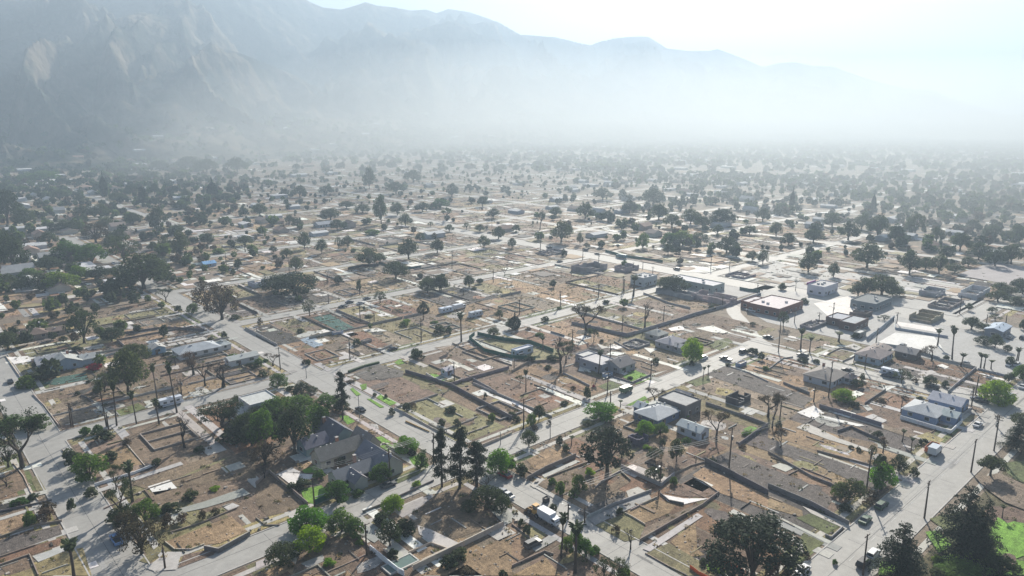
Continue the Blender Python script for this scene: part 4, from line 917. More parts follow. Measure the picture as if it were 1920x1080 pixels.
def house(desc, cx, cy, vols, wallc, roofc, name='house', cat='house', chimney=None, dz=0, lit=None, win=True, group=None, simple=False):
    """vols: (x0,x1,y0,y1,h,rise,along,hip) relative to the centre; rise 0 = flat roof with parapet"""
    root = empty(name, (cx, cy, dz)); wb = MB(); rb = MB(); kids = []
    for i, (x0, x1, y0, y1, h, rise, al, hip) in enumerate(vols):
        h = h + i * .012
        if rise:
            if hip: wb.box(x0, x1, y0, y1, 0, h-.02, wallc)
            else: gable_wall(wb, x0, x1, y0, y1, h, rise, al, wallc)
            gable(rb, x0, x1, y0, y1, h, rise, al, colr=jit(roofc, .06), hip=hip)
            if not simple:
                for k in range(3):
                    ax, ay = (rnd.uniform(x0+2, x1-2), (y0+y1)/2 + rnd.choice((-1.1, 1.1))) if al == 'x' else ((x0+x1)/2 + rnd.choice((-1.1, 1.1)), rnd.uniform(y0+2, y1-2))
                    half = (y1-y0)/2 if al == 'x' else (x1-x0)/2; zz = h + rise*(1 - 1.1/half) - .1; rb.box(ax-.2, ax+.2, ay-.2, ay+.2, zz, zz+.55, (.55,.55,.55))
        else:
            wb.box(x0, x1, y0, y1, 0, h, wallc); t = .25
            rb.box(x0+t, x1-t, y0+t, y1-t, h-.3, h+.03, jit(roofc, .05))
            for a in ((x0, x1, y0, y0+t), (x0, x1, y1-t, y1), (x0, x0+t, y0+t+.003, y1-t-.003), (x1-t, x1, y0+t+.003, y1-t-.003)): wb.box(*a, h+.003, h+.4, wallc)
            if (x1-x0)*(y1-y0) > 120 and not simple:
                for k in range(3):
                    ax = rnd.uniform(x0+1.5, x1-3); ay = rnd.uniform(y0+1.5, y1-3); rb.box(ax, ax+1.3, ay, ay+1.1, h+.04, h+.95, (.5,.5,.5))
    kids += [wb.build('wall', M_WALL, root), rb.build('roof', M_ROOF, root)]
    if win:
        x0, x1, y0, y1, h, *_ = vols[0]
        nwin = 0
        def window(a, b, c, d, zc0, zc1, nx, ny):
            fb = MB(); fb.box(a, b, c, d, zc0, zc1, (.6,.6,.58), bottom=True); f = fb.build('window', M_WALL, root)
            pb = MB(); o = .035; pb.box(a + (.12 if not nx else (-o if nx < 0 else o)), b - (.12 if not nx else (o if nx < 0 else -o)) , c + (.12 if not ny else (-o if ny < 0 else o)), d - (.12 if not ny else (o if ny < 0 else -o)), zc0+.12, zc1-.12, bottom=True)
            p = pb.build('pane', M_GLASS, f); KIDS[f.name] = [p]; kids.append(f)
        for vi, (x0, x1, y0, y1, h, rise, al, hip) in enumerate(vols[:2]):
            zt = min(2.3, h-.3); n = max(1, int((x1-x0)/4.2))
            for k in range(n):
                xc = x0 + (x1-x0)*(k+.5)/n; ww = .7 if simple else rnd.choice((.6, .8, 1.0))
                if not any(q is not vols[vi] and q[0] < xc < q[1] and q[2] < y0 - .1 < q[3] for q in vols): window(xc-ww, xc+ww, y0-.06, y0+.02, .95, zt, 0, -1)
            n = max(1, int((y1-y0)/4.2))
            for k in range(n):
                yc = y0 + (y1-y0)*(k+.5)/n; ww = .7 if simple else rnd.choice((.6, .8, 1.0))
                if not any(q is not vols[vi] and q[2] < yc < q[3] and q[0] < x0 - .1 < q[1] for q in vols): window(x0-.06, x0+.02, yc-ww, yc+ww, .95, zt, -1, 0)
        x0, x1, y0, y1, h, *_ = vols[0]; db = MB(); xc = x0 + (x1-x0)*.33; db.box(xc-.5, xc+.5, y0-.09, y0+.02, .05, 2.1, (.16,.12,.1)); kids.append(db.build('door', M_WALL, root))
    if chimney:
        cb = MB(); x, y, zz = chimney; cb.box(x-.4, x+.4, y-.4, y+.4, zz-2.2, zz, (.35,.18,.13)); cb.box(x-.47, x+.47, y-.47, y+.47, zz+.002, zz+.12, (.4,.38,.36)); kids.append(cb.build('chimney', M_BLOCK, root))
    KIDS[root.name] = kids; reg(root, desc, cx, cy, cat, group); NH[0] += 1
    return root
def H1(t, px, py, desc, w, d, h, rise, al, wallc, roofc, hip=0, **k):
    x, y = W(t, px, py); return house(desc, x, y, [(-w/2, w/2, -d/2, d/2, h, rise, al, hip)] + k.pop('more', []), wallc, roofc, **k)
NAVY = (.13,.135,.17); SHG = (.26,.25,.25); SHB = (.25,.20,.18); LG = (.33,.34,.36); CREAM = (.45,.42,.34); TEAL = (.20,.29,.31); WHT = (.62,.62,.62); BLU = (.25,.38,.52)
# three large shingled houses by the middle street
x, y = W('s', 530, 520); house('navy and grey shingled house with teal gable wall', x, y, [(-4.2, 4.2, -7, 7, 3.4, 3.4, 'y', 0), (-12, -4.3, -5.5, 1, 3.0, 2.2, 'x', 0)], TEAL, NAVY, chimney=(-1.5, 3, 7.2))
x, y = W('s', 770, 750); house('brown shingled house with cream walls', x, y, [(-11, 3, -3, 3, 3.2, 2.6, 'x', 0), (3, 8, -4.5, 4.5, 3.5, 3.0, 'y', 0)], CREAM, (.27,.235,.215), chimney=(-3, 2, 6.2))
x, y = W('s', 1200, 940); house('navy roofed house with pale gable end', x, y, [(-3.4, 3.8, -7, 7, 3.3, 3.3, 'y', 0), (-15, -3.5, -4, 2, 2.8, 2.0, 'x', 0), (-12, -8, -7.5, -2, 2.7, 1.8, 'y', 0)], (.45,.45,.40), (.20,.20,.225), chimney=(-7, 1.2, 6))
pb = MB(); x, y = W('s', 480, 880); pb.box(-2, 2, -1.6, 1.6, 2.5, 2.62, (.55,.58,.62)); 
pr = empty('patio_canopy', (x, y, 0)); pb.build('awning', M_WALL, pr)
for a, b in ((-1.8,-1.4), (1.8,-1.4), (-1.8,1.4), (1.8,1.4)): q = MB(); q.box(a-.06, a+.06, b-.06, b+.06, 0, 2.49, (.5,.5,.5)); q.build('leg', M_WALL, pr)
reg(pr, 'pale patio canopy beside the cream house', x, y, 'canopy')
x, y = W('z', 487, 775); house('white two-storey flat-roofed house among dark trees', x, y, [(-5, 5, -5, 5, 5.6, 0, 'x', 0), (-9, -5.1, -4, 3, 3, 0, 'x', 0)], WHT, (.5,.5,.5))
x, y = W('e', 470, 650); house('pale blue gabled house with white trim', x, y, [(-5.5, 5.5, -4.5, 4.5, 3.0, 2.4, 'y', 0), (-9, 2, 1, 9, 2.9, 2.0, 'x', 0), (5.6, 11, -3, 3, 2.7, 1.4, 'x', 0)], (.36,.46,.56), (.40,.40,.40), chimney=(2,3,6))
H1('e', 1135, 540, 'small blue shed with grey roof', 5.5, 6.5, 2.6, 1.2, 'y', BLU, (.4,.38,.36))
x, y = W('e', 1450, 545); house('white house with pale hip roof and dark verandah', x, y, [(-10, 7, -5, 5, 2.8, 2.0, 'x', 1), (7.1, 12, -3.5, 3, 2.5, 1.2, 'x', 1)], WHT, (.42,.44,.47))
H1('e', 1750, 615, 'long white garage with flat grey roof', 12, 6, 2.8, .9, 'x', WHT, (.42,.43,.45))
x, y = W('e', 235, 440); house('brown-roofed bungalow with tan walls', x, y, [(-7, 6, -4, 4, 2.7, 2.0, 'x', 1), (6.1, 13, -3, 3, 2.4, 1.2, 'x', 0)], (.32,.26,.22), (.20,.15,.125))
x, y = W('g', 650, 650); house('grey two-part house with flat white roof', x, y, [(-6, 4, -5, 7, 3.3, 0, 'x', 0), (-3, 5, 7.1, 12, 3, 0, 'x', 0)], (.33,.34,.38), (.55,.54,.52))
x, y = W('g', 775, 665); house('grey gabled bungalow behind a green lawn', x, y, [(-4.5, 5, -4, 5, 2.9, 1.9, 'x', 0)], (.40,.40,.42), (.13,.13,.14))
H1('g', 1045, 440, 'small grey hip-roofed cottage', 8, 7, 2.8, 1.6, 'x', (.38,.37,.37), (.36,.36,.36), hip=1); H1('g', 1150, 500, 'grey hip-roofed bungalow beside the green tree', 11, 9, 2.9, 1.9, 'x', (.36,.36,.38), (.34,.34,.36), hip=1, more=[(-5, 0, -8, -4, 2.6, 1.0, 'y', 0)])
x, y = W('t', 560, 520); house('pale blue roofed bungalow with deck', x, y, [(-6, 6, -5, 4.5, 3.0, 1.8, 'x', 1), (-2, 3, 4.6, 8, 2.8, 1.2, 'y', 0)], (.10,.14,.24), (.52,.55,.58))
x, y = W('t', 900, 400); house('burnt-edged grey house with bright white flat roof section', x, y, [(-4, 5, -5.5, 6, 4.2, 0, 'x', 0), (-12, -4.1, -2, 6.5, 3.0, 1.6, 'x', 1), (5.1, 9, 0, 6, 3.4, 1.2, 'y', 0)], (.17,.16,.16), (.42,.41,.40))
H1('t', 1110, 760, 'small white garage with grey gabled roof', 5.2, 8.5, 3.0, 1.2, 'y', (.6,.64,.7), (.50,.51,.53)); 
x, y = W('h', 415, 745); house('white house with wide brown hip roof', x, y, [(-7, 7, -5.5, 5.5, 3.0, 2.2, 'x', 1), (2, 7, -9, -5.6, 2.7, 1.3, 'y', 1)], (.50,.54,.60), (.30,.26,.245), chimney=(4, 3, 5.4))
x, y = W('h', 765, 590); house('blue-grey house with brown roof', x, y, [(-7.5, 6, -5, 5, 3, 1.9, 'x', 1), (6.1, 13, -2, 5, 2.8, 1.0, 'x', 0)], (.36,.44,.52), (.28,.24,.22)); H1('h', 1010, 575, 'small grey garage with pale gable roof', 7, 8, 2.8, 1.6, 'y', (.16,.14,.13), (.34,.33,.30))
x, y = W('h', 1140, 990); house('blue-walled house with pale hip roof', x, y, [(-8, 4, -5.5, 5, 3, 1.9, 'x', 1), (-3, 3, -10, -5.6, 2.8, 1.2, 'y', 0)], (.22,.30,.46), (.50,.52,.54)); H1('h', 1300, 940, 'blue-walled house with bright gable roof', 9, 10, 3.2, 1.7, 'y', (.22,.30,.46), (.46,.47,.50))
H1('f', 1385, 700, 'white garden shed', 4, 3.5, 2.4, .7, 'x', (.45,.5,.6), (.5,.5,.55)); H1('g', 75, 555, 'white-roofed site cabin in the green-screened yard', 10, 3.2, 2.7, 0, 'x', (.45,.5,.6), (.6,.62,.66))
H1('i', 1565, 880, 'bright blue-roofed cabin', 8, 7, 2.8, 1.3, 'x', (.35,.45,.6), (.22,.42,.68)); H1('j', 510, 580, 'pale blue-grey house among mid-distance trees', 16, 10, 3, 2, 'x', (.4,.45,.5), (.33,.36,.4))
# commercial strip
BRK = (.22,.11,.085)
x, y = W('o', 1700, 800); house('large brick commercial building with white roof', x, y + 9, [(-7, 18, -6, 12, 4.2, 0, 'x', 0)], BRK, (.66,.65,.62), name='commercial_building', cat='building'); 
x, y = W('o', 1440, 720); house('low brick shop wing with white roof', x-1, y+6, [(-6, 9, -4, 6, 3.4, 0, 'x', 0)], BRK, (.6,.59,.57), name='commercial_building', cat='building')
x, y = W('o', 800, 500); house('long pale block building with white flat roof', x, y+6, [(-6, 6, -11, 20, 3.8, 0, 'x', 0)], (.33,.38,.36), (.66,.66,.64), name='commercial_building', cat='building')
x, y = W('o', 110, 450); house('white box building beside the big round tree', x, y+5, [(-6, 7, -5, 5, 5, 0, 'x', 0)], (.50,.53,.55), (.5,.5,.5), name='commercial_building', cat='building')
x, y = W('q', 290, 250); house('white two-storey office with purple roof stripe', x, y+8, [(-6, 11, -5, 5, 5.2, 0, 'x', 0)], (.6,.6,.66), (.5,.5,.5), name='commercial_building', cat='building'); q = MB(); q.box(-6.3, 4, 5.02, 5.5, 4.8, 6.4, (.30,.08,.28)); qq = q.build('stripe_band', M_WALL, bpy.data.objects[NH and [o for o in bpy.data.objects if o.name.startswith('commercial_building')][-1].name])
x, y = W('q', 710, 360); house('grey block building with dark roof', x, y+6, [(-10, 11, -6, 7, 3.9, 0, 'x', 0)], (.18,.21,.23), (.16,.17,.18), name='commercial_building', cat='building')
x, y = W('q', 530, 540); house('low brown building with white striped canopy roof', x, y+4, [(-7, 8, -3.5, 4, 3.8, 0, 'x', 0), (-4, 8, 4.1, 12, 3.6, 0, 'x', 0)], (.16,.10,.085), (.42,.44,.46), name='commercial_building', cat='building'); H1('q', 510, 600, 'low white-roofed outbuilding', 7, 3, 2.4, 0, 'x', (.3,.3,.28), (.6,.6,.58))
H1('q', 1690, 580, 'shed with pale blue sheet roof', 14, 7, 3.6, 1.0, 'x', (.2,.22,.26), (.42,.52,.62)); 
def shell_bld(t, px, py, w_, d_, h, c, desc, inner=2, fr=.5):
    x, y = W(t, px, py); mb = MB(); 
    for (a, b) in (((-w_/2,-d_/2), (w_/2,-d_/2)), ((w_/2,-d_/2), (w_/2,d_/2)), ((w_/2,d_/2), (-w_/2,d_/2)), ((-w_/2,d_/2), (-w_/2,-d_/2))):
        A = Vector(a); B = Vector(b); n = max(2, int((B-A).length/3.5))
        for i in range(n): mb.obox(A.lerp(B, i/n), A.lerp(B, (i+.985)/n), .35, 0, h * rnd.choice((1, 1, .8, .45, 1)), jit(c, .15))
    for i in range(inner): xx = -w_/2 + w_*(i+1)/(inner+1); mb.obox((xx, -d_/2+.4), (xx, d_/2-.4), .25, 0, h*rnd.uniform(.3, .8), jit(c, .15))
    for i in range(14): a, b = rnd.uniform(-w_/2+1, w_/2-1), rnd.uniform(-d_/2+1, d_/2-1); mb.obox((a, b), (a+rnd.uniform(-2, 2), b+rnd.uniform(-2, 2)), rnd.uniform(.2, 1.2), 0, rnd.uniform(.2, .9), jit((.3,.28,.27), .5))
    o = mb.build('ruined_building', M_BLOCK); o.location = (x, y, 0); reg(o, desc, x, y, 'ruin', 'roofless burnt shells')
shell_bld('n', 1230, 520, 22, 12, 4, (.30,.27,.28), 'roofless burnt shell with pinkish grey walls'); shell_bld('n', 1650, 520, 14, 9, 3.4, (.34,.3,.31), 'roofless burnt shell with grey walls'); shell_bld('o', 830, 620, 11, 22, 3.4, (.42,.36,.36), 'roofless pale pink shell'); shell_bld('o', 420, 560, 8, 24, 2.6, (.3,.3,.32), 'roofless grey shell')
shell_bld('q', 1080, 450, 17, 10, 3, (.34,.30,.22), 'roofless shell with tan walls'); shell_bld('q', 1490, 240, 24, 9, 3.2, (.55,.56,.58), 'roofless shell with white walls'); shell_bld('q', 1130, 240, 14, 9, 3.2, (.4,.42,.44), 'roofless shell with grey walls'); shell_bld('o', 1130, 350, 14, 13, 1.6, (.28,.25,.26), 'rubble-filled burnt foundation'); shell_bld('q', 1250, 330, 24, 10, 1.8, (.3,.26,.25), 'rubble-filled burnt foundation'); shell_bld('q', 520, 420, 8, 8, 2.6, (.12,.10,.10), 'dark burnt shell')
shell_bld('h', 330, 350, 16, 6, 1.6, (.25,.23,.24), 'rubble-filled burnt foundation'); shell_bld('m', 1500, 570, 12, 10, 2.6, (.35,.38,.45), 'roofless burnt shell with pale walls'); shell_bld('t', 1790, 260, 8, 5, 2.4, (.08,.08,.085), 'dark timber frame of a burnt building'); shell_bld('n', 800, 330, 20, 14, 1.6, (.25,.23,.25), 'rubble-filled burnt foundation')
shell_bld('t', 290, 870, 5, 4, 2.2, (.12,.11,.15), 'dark collapsed shed'); shell_bld('g', 900, 490, 9, 8, 1.4, (.3,.29,.3), 'rubble-filled burnt foundation')
# green screens and fences
def fence(t, h, desc, c, *p, post=.0, cat='fence', name='fence'):
    P = [W(t, *q) for q in p]; root = empty(name, (*P[0], 0)); ox, oy = P[0]; pb = MB(); st = []
    for a, b in zip(P, P[1:]):
        pb.obox((a[0]-ox, a[1]-oy), (b[0]-ox, b[1]-oy), .05, .05, h, c); n = max(1, int(math.dist(a, b)/3)); st += [(a[0] + (b[0]-a[0])*i/n - ox, a[1] + (b[1]-a[1])*i/n - oy) for i in range(n)]
    pb.build('screen', M_BLOCK, root); KIDS[root.name] = []
    for sx, sy in st: q = MB(); q.tube([(sx+.05, sy+.05, 0), (sx+.05, sy+.05, h+.1)], .04, 6); q.build('post', M_METAL, root)
    reg(root, desc, P[0][0], P[0][1], cat, 'screen fences'); return root
GS = (.02,.12,.09)
fence('g', 1.8, 'green mesh screen fence', GS, (-250,420), (-60,460), (130,480), (300,545)); fence('g', 1.8, 'green mesh screen fence', GS, (-310,450), (-200,540), (0,590), (170,600)); fence('b', 1.7, 'green mesh screen fence', GS, (400,603), (460,575), (525,540)); fence('g', 1.8, 'green mesh screen fence', GS, (-310,450), (-270,420))
fence('c', 1.0, 'orange plastic netting fence', (.75,.14,.05), (1310,955), (1440,1000), (1560,1060)); fence('c', 1.0, 'orange plastic netting fence', (.75,.14,.05), (1200,1030), (1260,1075), (1330,1110)); fence('j', 1.8, 'green mesh screen fence', (.03,.10,.10), (920,860), (1080,910), (1240,890)); fence('j', 1.8, 'dark mesh screen fence', (.05,.05,.06), (690,905), (800,880), (920,880))
fence('k', 1.8, 'green mesh screen fence', (.03,.12,.09), (700,770), (850,810), (1130,850)); fence('e', 1.2, 'grey wire fence', (.2,.2,.2), (600,850), (700,790), (900,760)); fence('o', 1.8, 'green mesh screen fence', (.03,.10,.09), (1120,500), (1220,520), (1350,530))
# ---------------------------------------------------------------- vehicles
def prism(mb, prof, y0, y1, c, taper=0.0):               # profile in x,z pushed through y, upper points pulled in
    n = len(prof); zm = max(p[1] for p in prof); z0 = min(p[1] for p in prof)
    v = [(x, y0 + taper*(z-z0)/(zm-z0), z) for x, z in prof] + [(x, y1 - taper*(z-z0)/(zm-z0), z) for x, z in prof]
    f = [tuple(range(n)), tuple(reversed(range(n, 2*n)))] + [((i+1) % n, i, i+n, (i+1) % n+n) for i in range(n)]; mb.add(v, f, c)
def wheels(root, xs, hw, r, wd=.22):
    for x in xs:
        for s in (-1, 1):
            q = MB(); q.tube([(x, s*hw - wd/2, r), (x, s*hw + wd/2, r)], r, 12); q.add([(x+r*math.cos(t), s*hw - wd/2, r+r*math.sin(t)) for t in np.linspace(0, 5.76, 12)], [tuple(range(12))])
            o = q.build('wheel', M_TYRE, root); h = MB(); yy = s*(hw+wd/2); h.tube([(x, yy - s*.05, r), (x, yy + s*.012, r)], r*.6, 10); hh = h.build('rim', M_METAL, o); KIDS[o.name] = [hh]; KIDS[root.name].append(o)
def car(kind, colr):
    root = empty(kind, (0, 0, 0)); KIDS[root.name] = []; b = MB(); g_ = MB(); w_ = .9
    if kind == 'sedan': L_, lo, hi = 2.3, [(-2.3,.35),(2.3,.35),(2.32,.62),(2.15,.82),(1.1,.95),(-1.45,.98),(-2.25,.92),(-2.32,.6)], [(-1.75,.95),(1.05,.93),(.35,1.42),(-.9,1.44)]
    elif kind == 'suv': L_, lo, hi = 2.4, [(-2.4,.4),(2.4,.4),(2.42,.75),(2.25,1.0),(1.25,1.1),(-2.3,1.12),(-2.42,.7)], [(-2.3,1.08),(1.2,1.06),(.55,1.72),(-2.1,1.76)]
    elif kind == 'pickup': L_, lo, hi = 2.7, [(-2.7,.45),(2.7,.45),(2.72,.85),(2.5,1.08),(1.5,1.15),(-.55,1.15),(-.55,1.13),(-2.7,1.13)], [(-.6,1.1),(1.4,1.1),(.8,1.75),(-.45,1.78)]
    prism(b, lo, -w_, w_, colr); zb = hi[0][1]
    prism(g_, hi, -w_*.93, w_*.93, None, .16)
    body = b.build('body', M_CARP, root, False); gl = g_.build('window', M_GLASS, root)
    rf = MB(); x0, x1 = hi[3][0]+.05, hi[2][0]-.03; z = hi[2][1]; rf.box(x0, x1, -w_*.93+.17, w_*.93-.17, z-.02, z+.04, colr); roof = rf.build('roof', M_CARP, root)
    KIDS[root.name] += [body, gl, roof]
    for s in (-1, 1): q = MB(); q.box(L_-.04, L_+.03, s*.62-.16, s*.62+.16, .6, .76, (.7,.7,.68)); KIDS[root.name].append(q.build('headlight', M_CARP, root))
    if kind == 'pickup': q = MB(); q.box(-2.58, -.68, -.72, .72, 1.135, 1.142, (.03,.03,.03)); KIDS[root.name].append(q.build('cargo_bed', M_CARP, root))
    wheels(root, (-L_*.6, L_*.6), w_-.08, .34); return root
def box_truck(colr, L_=6.5, h=2.9, name='box_truck'):
    root = empty(name, (0, 0, 0)); KIDS[root.name] = []; b = MB(); b.box(-L_/2, L_/2-1.9, -1.15, 1.15, .75, h, colr, bottom=True); KIDS[root.name].append(b.build('cargo_box', M_CARP, root))
    c = MB(); X = L_/2; prism(c, [(X-1.85,.6), (X,.6), (X+.02,1.25), (X-.35,2.15), (X-1.85,2.2)], -1.02, 1.02, colr); KIDS[root.name].append(c.build('cab', M_CARP, root))
    g_ = MB(); g_.add([(X-.005,-.85,1.32), (X-.005,.85,1.32), (X-.33,.85,2.08), (X-.33,-.85,2.08)], [(0,1,2,3)]); 
    for s in (-1, 1): g_.add([(X-1.5,s*1.026,1.4), (X-.35,s*1.026,1.4), (X-.5,s*1.026,2.0), (X-1.5,s*1.026,2.0)], [(0,1,2,3) if s < 0 else (3,2,1,0)])
    KIDS[root.name].append(g_.build('window', M_GLASS, root)); wheels(root, (-L_/2+1.3, L_/2-1.1), .98, .42); return root
def motorhome(colr):
    root = empty('motorhome', (0,0,0)); KIDS[root.name] = []; b = MB(); prism(b, [(-4,.5), (3.4,.5), (4.0,.9), (4.0,1.3), (3.3,2.0), (3.5,3.0), (-4,3.0)], -1.2, 1.2, colr); KIDS[root.name].append(b.build('body', M_CARP, root))
    g_ = MB()
    for s in (-1, 1):
        for x in (-2.8, -.6, 1.5): g_.box(x, x+1.1, s*1.206-.005, s*1.206+.005, 1.5, 2.2)
    g_.add([(3.96,-1,1.36), (3.96,1,1.36), (3.34,1,2.0), (3.34,-1,2.0)], [(0,1,2,3)]); KIDS[root.name].append(g_.build('window', M_GLASS, root))
    st = MB()
    for s in (-1, 1): st.box(-3.9, 3.2, s*1.207-.004, s*1.207+.004, .95, 1.15, (.15,.2,.35))
    KIDS[root.name].append(st.build('stripe', M_CARP, root)); ac = MB(); ac.box(-1, .1, -.4, .4, 3.003, 3.25, (.6,.6,.6)); KIDS[root.name].append(ac.build('air_conditioner', M_CARP, root)); wheels(root, (-2.4, 2.6), 1.05, .42); return root
def loader():
    root = empty('wheel_loader', (0,0,0)); KIDS[root.name] = []; Yc = (.55,.30,.06); b = MB(); prism(b, [(-2.4,.6), (.4,.6), (.4,1.7), (-1.0,1.8), (-2.4,1.6)], -.8, .8, Yc); KIDS[root.name].append(b.build('body', M_CARP, root))
    c = MB(); c.box(-.9, .3, -.65, .65, 1.8, 2.9); KIDS[root.name].append(c.build('cab', M_GLASS, root)); r = MB(); r.box(-1, .4, -.75, .75, 2.903, 3.0, Yc); KIDS[root.name].append(r.build('roof', M_CARP, root))
    for s in (-1, 1): a = MB(); a.obox((.3, s*.5), (2.2, s*.5), .15, 1.0, 1.3, Yc); KIDS[root.name].append(a.build('lift_arm', M_CARP, root))
    k = MB(); prism(k, [(2.2,.25), (3.1,.2), (2.5,.6), (2.3,1.2)], -1.2, 1.2, (.3,.2,.1)); KIDS[root.name].append(k.build('bucket', M_CARP, root)); wheels(root, (-1.6, 1.1), .9, .65, .45); return root
def put(root, t, px, py, desc, cat, ang, group=None):
    x, y = W(t, px, py); root.location = (x, y, .035); root.rotation_euler = (0, 0, ang); reg(root, desc, x, y, cat, group)
CARG = 'vehicles standing on and beside the streets'
XA, YA = 0, math.pi/2
CL = dict(blk=(.02,.02,.025), wht=(.7,.71,.72), sil=(.35,.37,.4), grn=(.035,.09,.05), blu=(.12,.25,.5), red=(.3,.02,.02), dkb=(.03,.05,.1), gry=(.12,.125,.13), tan=(.3,.26,.18))
CN = dict(blk='black', wht='white', sil='silver', grn='dark green', blu='light blue', red='red', dkb='dark blue', gry='grey', tan='tan')
for ln in '''pickup blu a 785 850 y
suv gry c 140 878 x
suv grn d 765 618 x
sedan grn d 655 715 x
suv wht d 708 948 x
suv blk d 645 1005 x
sedan wht d 232 1052 x
sedan wht d 1415 68 x
suv wht g 1385 592 x
pickup gry g 1545 600 y
suv blk g 1672 545 x
sedan blk f 630 218 x
sedan blk f 677 187 x
sedan sil f 757 195 x
sedan gry f 802 160 x
sedan blk b 705 -35 y
sedan blk e 75 762 y
sedan blk e 130 795 y
sedan blk h 575 680 y
suv blk h 1185 805 y
suv gry h 250 575 y
sedan dkb h 1515 890 y
suv sil h 1750 870 x
sedan blk h 1545 905 y
sedan wht h 1840 800 x
suv blk h 1840 445 x
sedan sil q 480 375 x
suv blk q 520 350 x
suv gry q 880 690 x
sedan wht q 1790 850 x
sedan red q 1820 840 x
suv wht h 1800 640 x
pickup wht o 1250 745 y
pickup sil o 1395 770 y
suv blk k 550 762 y
sedan blk k 640 790 y
suv dkb k 820 815 y
suv blk k 1235 905 y
sedan gry b 895 475 x
sedan blk f 990 525 x
sedan sil b 1665 525 y
sedan wht b 1695 545 y
sedan blk b 500 -10 y
sedan blk g 1850 440 y
suv dkb h 870 722 y
sedan blk c 0 90 x
sedan sil i 250 760 y
sedan wht i 190 690 y
sedan wht i 800 730 y
sedan wht i 850 860 y
sedan blk n 110 105 x
suv blk n 780 275 x
sedan blk n 900 430 x
suv sil g 70 575 x
sedan wht f 1560 290 x
sedan blk n 1420 880 x
sedan red b 1680 410 y
sedan sil a 300 650 y
sedan gry h 1745 445 x
sedan sil h 1430 630 x'''.splitlines():
    k, c, t, px, py, a = ln.split()
    if (t, px) in (('a', '300'), ('c', '0'), ('b', '500')): continue
    r = car(k, CL[c]); put(r, t, float(px), float(py), CN[c] + ' ' + k, 'car', (XA if a == 'x' else YA) + rnd.uniform(-.05, .05), CARG)
put(box_truck((.66,.68,.72)), 'c', 250, 715, 'white box truck parked at the kerb', 'truck', -YA, CARG); put(loader(), 'c', 155, 665, 'dusty yellow wheel loader behind the white truck', 'loader', YA)
put(motorhome((.62,.66,.72)), 'e', 1240, 925, 'long white motorhome with blue stripe', 'motorhome', XA, CARG); put(motorhome((.55,.6,.68)), 'h', 885, 715, 'pale grey motorhome with blue stripe', 'motorhome', YA, CARG); put(motorhome((.6,.66,.75)), 'f', 1375, 255, 'white caravan on a cleared lot', 'caravan', XA, CARG)
put(box_truck((.62,.65,.7), 7.5), 'f', 1470, 230, 'white trailer truck on a cleared lot', 'truck', XA, CARG); put(motorhome((.45,.5,.56)), 'f', 1590, 285, 'grey-white caravan behind the palm', 'caravan', XA, CARG); put(box_truck((.06,.13,.06), 5.5, 2.4, 'garden_truck'), 'g', 825, 830, 'green and yellow lawn truck on the road', 'truck', XA, CARG)
put(box_truck((.5,.55,.6), 6), 'd', 1125, 255, 'white flat trailer truck by the kerb', 'truck', XA, CARG); put(box_truck((.1,.22,.25), 9, 3, 'bus'), 'n', 1590, 385, 'dark teal bus on the avenue', 'bus', YA, CARG)
# containers and bins
def bin_(t, px, py, l, w_, h, c, desc, cat='skip', name='waste_skip', ang=0, tarp=None):
    x, y = W(t, px, py); root = empty(name, (x, y, 0), ang); b = MB(); T_ = .1
    for a in ((-l/2, l/2, -w_/2, -w_/2+T_), (-l/2, l/2, w_/2-T_, w_/2), (-l/2, -l/2+T_, -w_/2+T_, w_/2-T_), (l/2-T_, l/2, -w_/2+T_, w_/2-T_), (-l/2+T_, l/2-T_, -w_/2+T_, w_/2-T_)):
        b.box(*a, .1, h if a[3]-a[2] < w_-.3 or a[1]-a[0] < 1 else .2, c, bottom=True)
    b.build('body', M_CARP, root); f = MB()
    for i in range(5): xx = -l/2 + l*(i+.5)/5; f.box(xx-.05, xx+.05, -w_/2-.06, -w_/2-.002, .1, h-.05, c); f.box(xx-.05, xx+.05, w_/2+.002, w_/2+.06, .1, h-.05, c)
    f.build('ribs', M_CARP, root)
    d = MB(); d.box(-l/2+T_+.02, l/2-T_-.02, -w_/2+T_+.02, w_/2-T_-.02, .2, h*.8, (.3,.26,.22)); d.build('load', M_LOT, root); KIDS[root.name] = []
    reg(root, desc, x, y, cat)
bin_('c', 230, 580, 1.6, 1.2, 1.4, (.015,.02,.04), 'dark blue wheeled bin on the kerb', 'bin', 'wheeled_bin'); bin_('d', 1105, 228, 6, 2.3, 1.6, (.5,.12,.03), 'rusty orange waste skip'); bin_('g', 1900-60, 600, 5, 2.2, 1.6, (.1,.12,.16), 'grey waste skip') if False else None
bin_('g', 690, 715, 4, 2, 1.5, (.35,.45,.6), 'pale blue waste skip'); bin_('f', 800, 470, 4.5, 2, 1.3, (.3,.3,.3), 'grey waste skip'); bin_('f', 590, 410, 5, 2.2, 1.4, (.35,.4,.5), 'pale waste skip')
bin_('g', 1655, 640, 5, 2.2, 1.8, (.12,.2,.35), 'blue waste skip'); bin_('q', 1100, 225, 6, 2.2, 1.8, (.03,.1,.1), 'dark green waste skip')
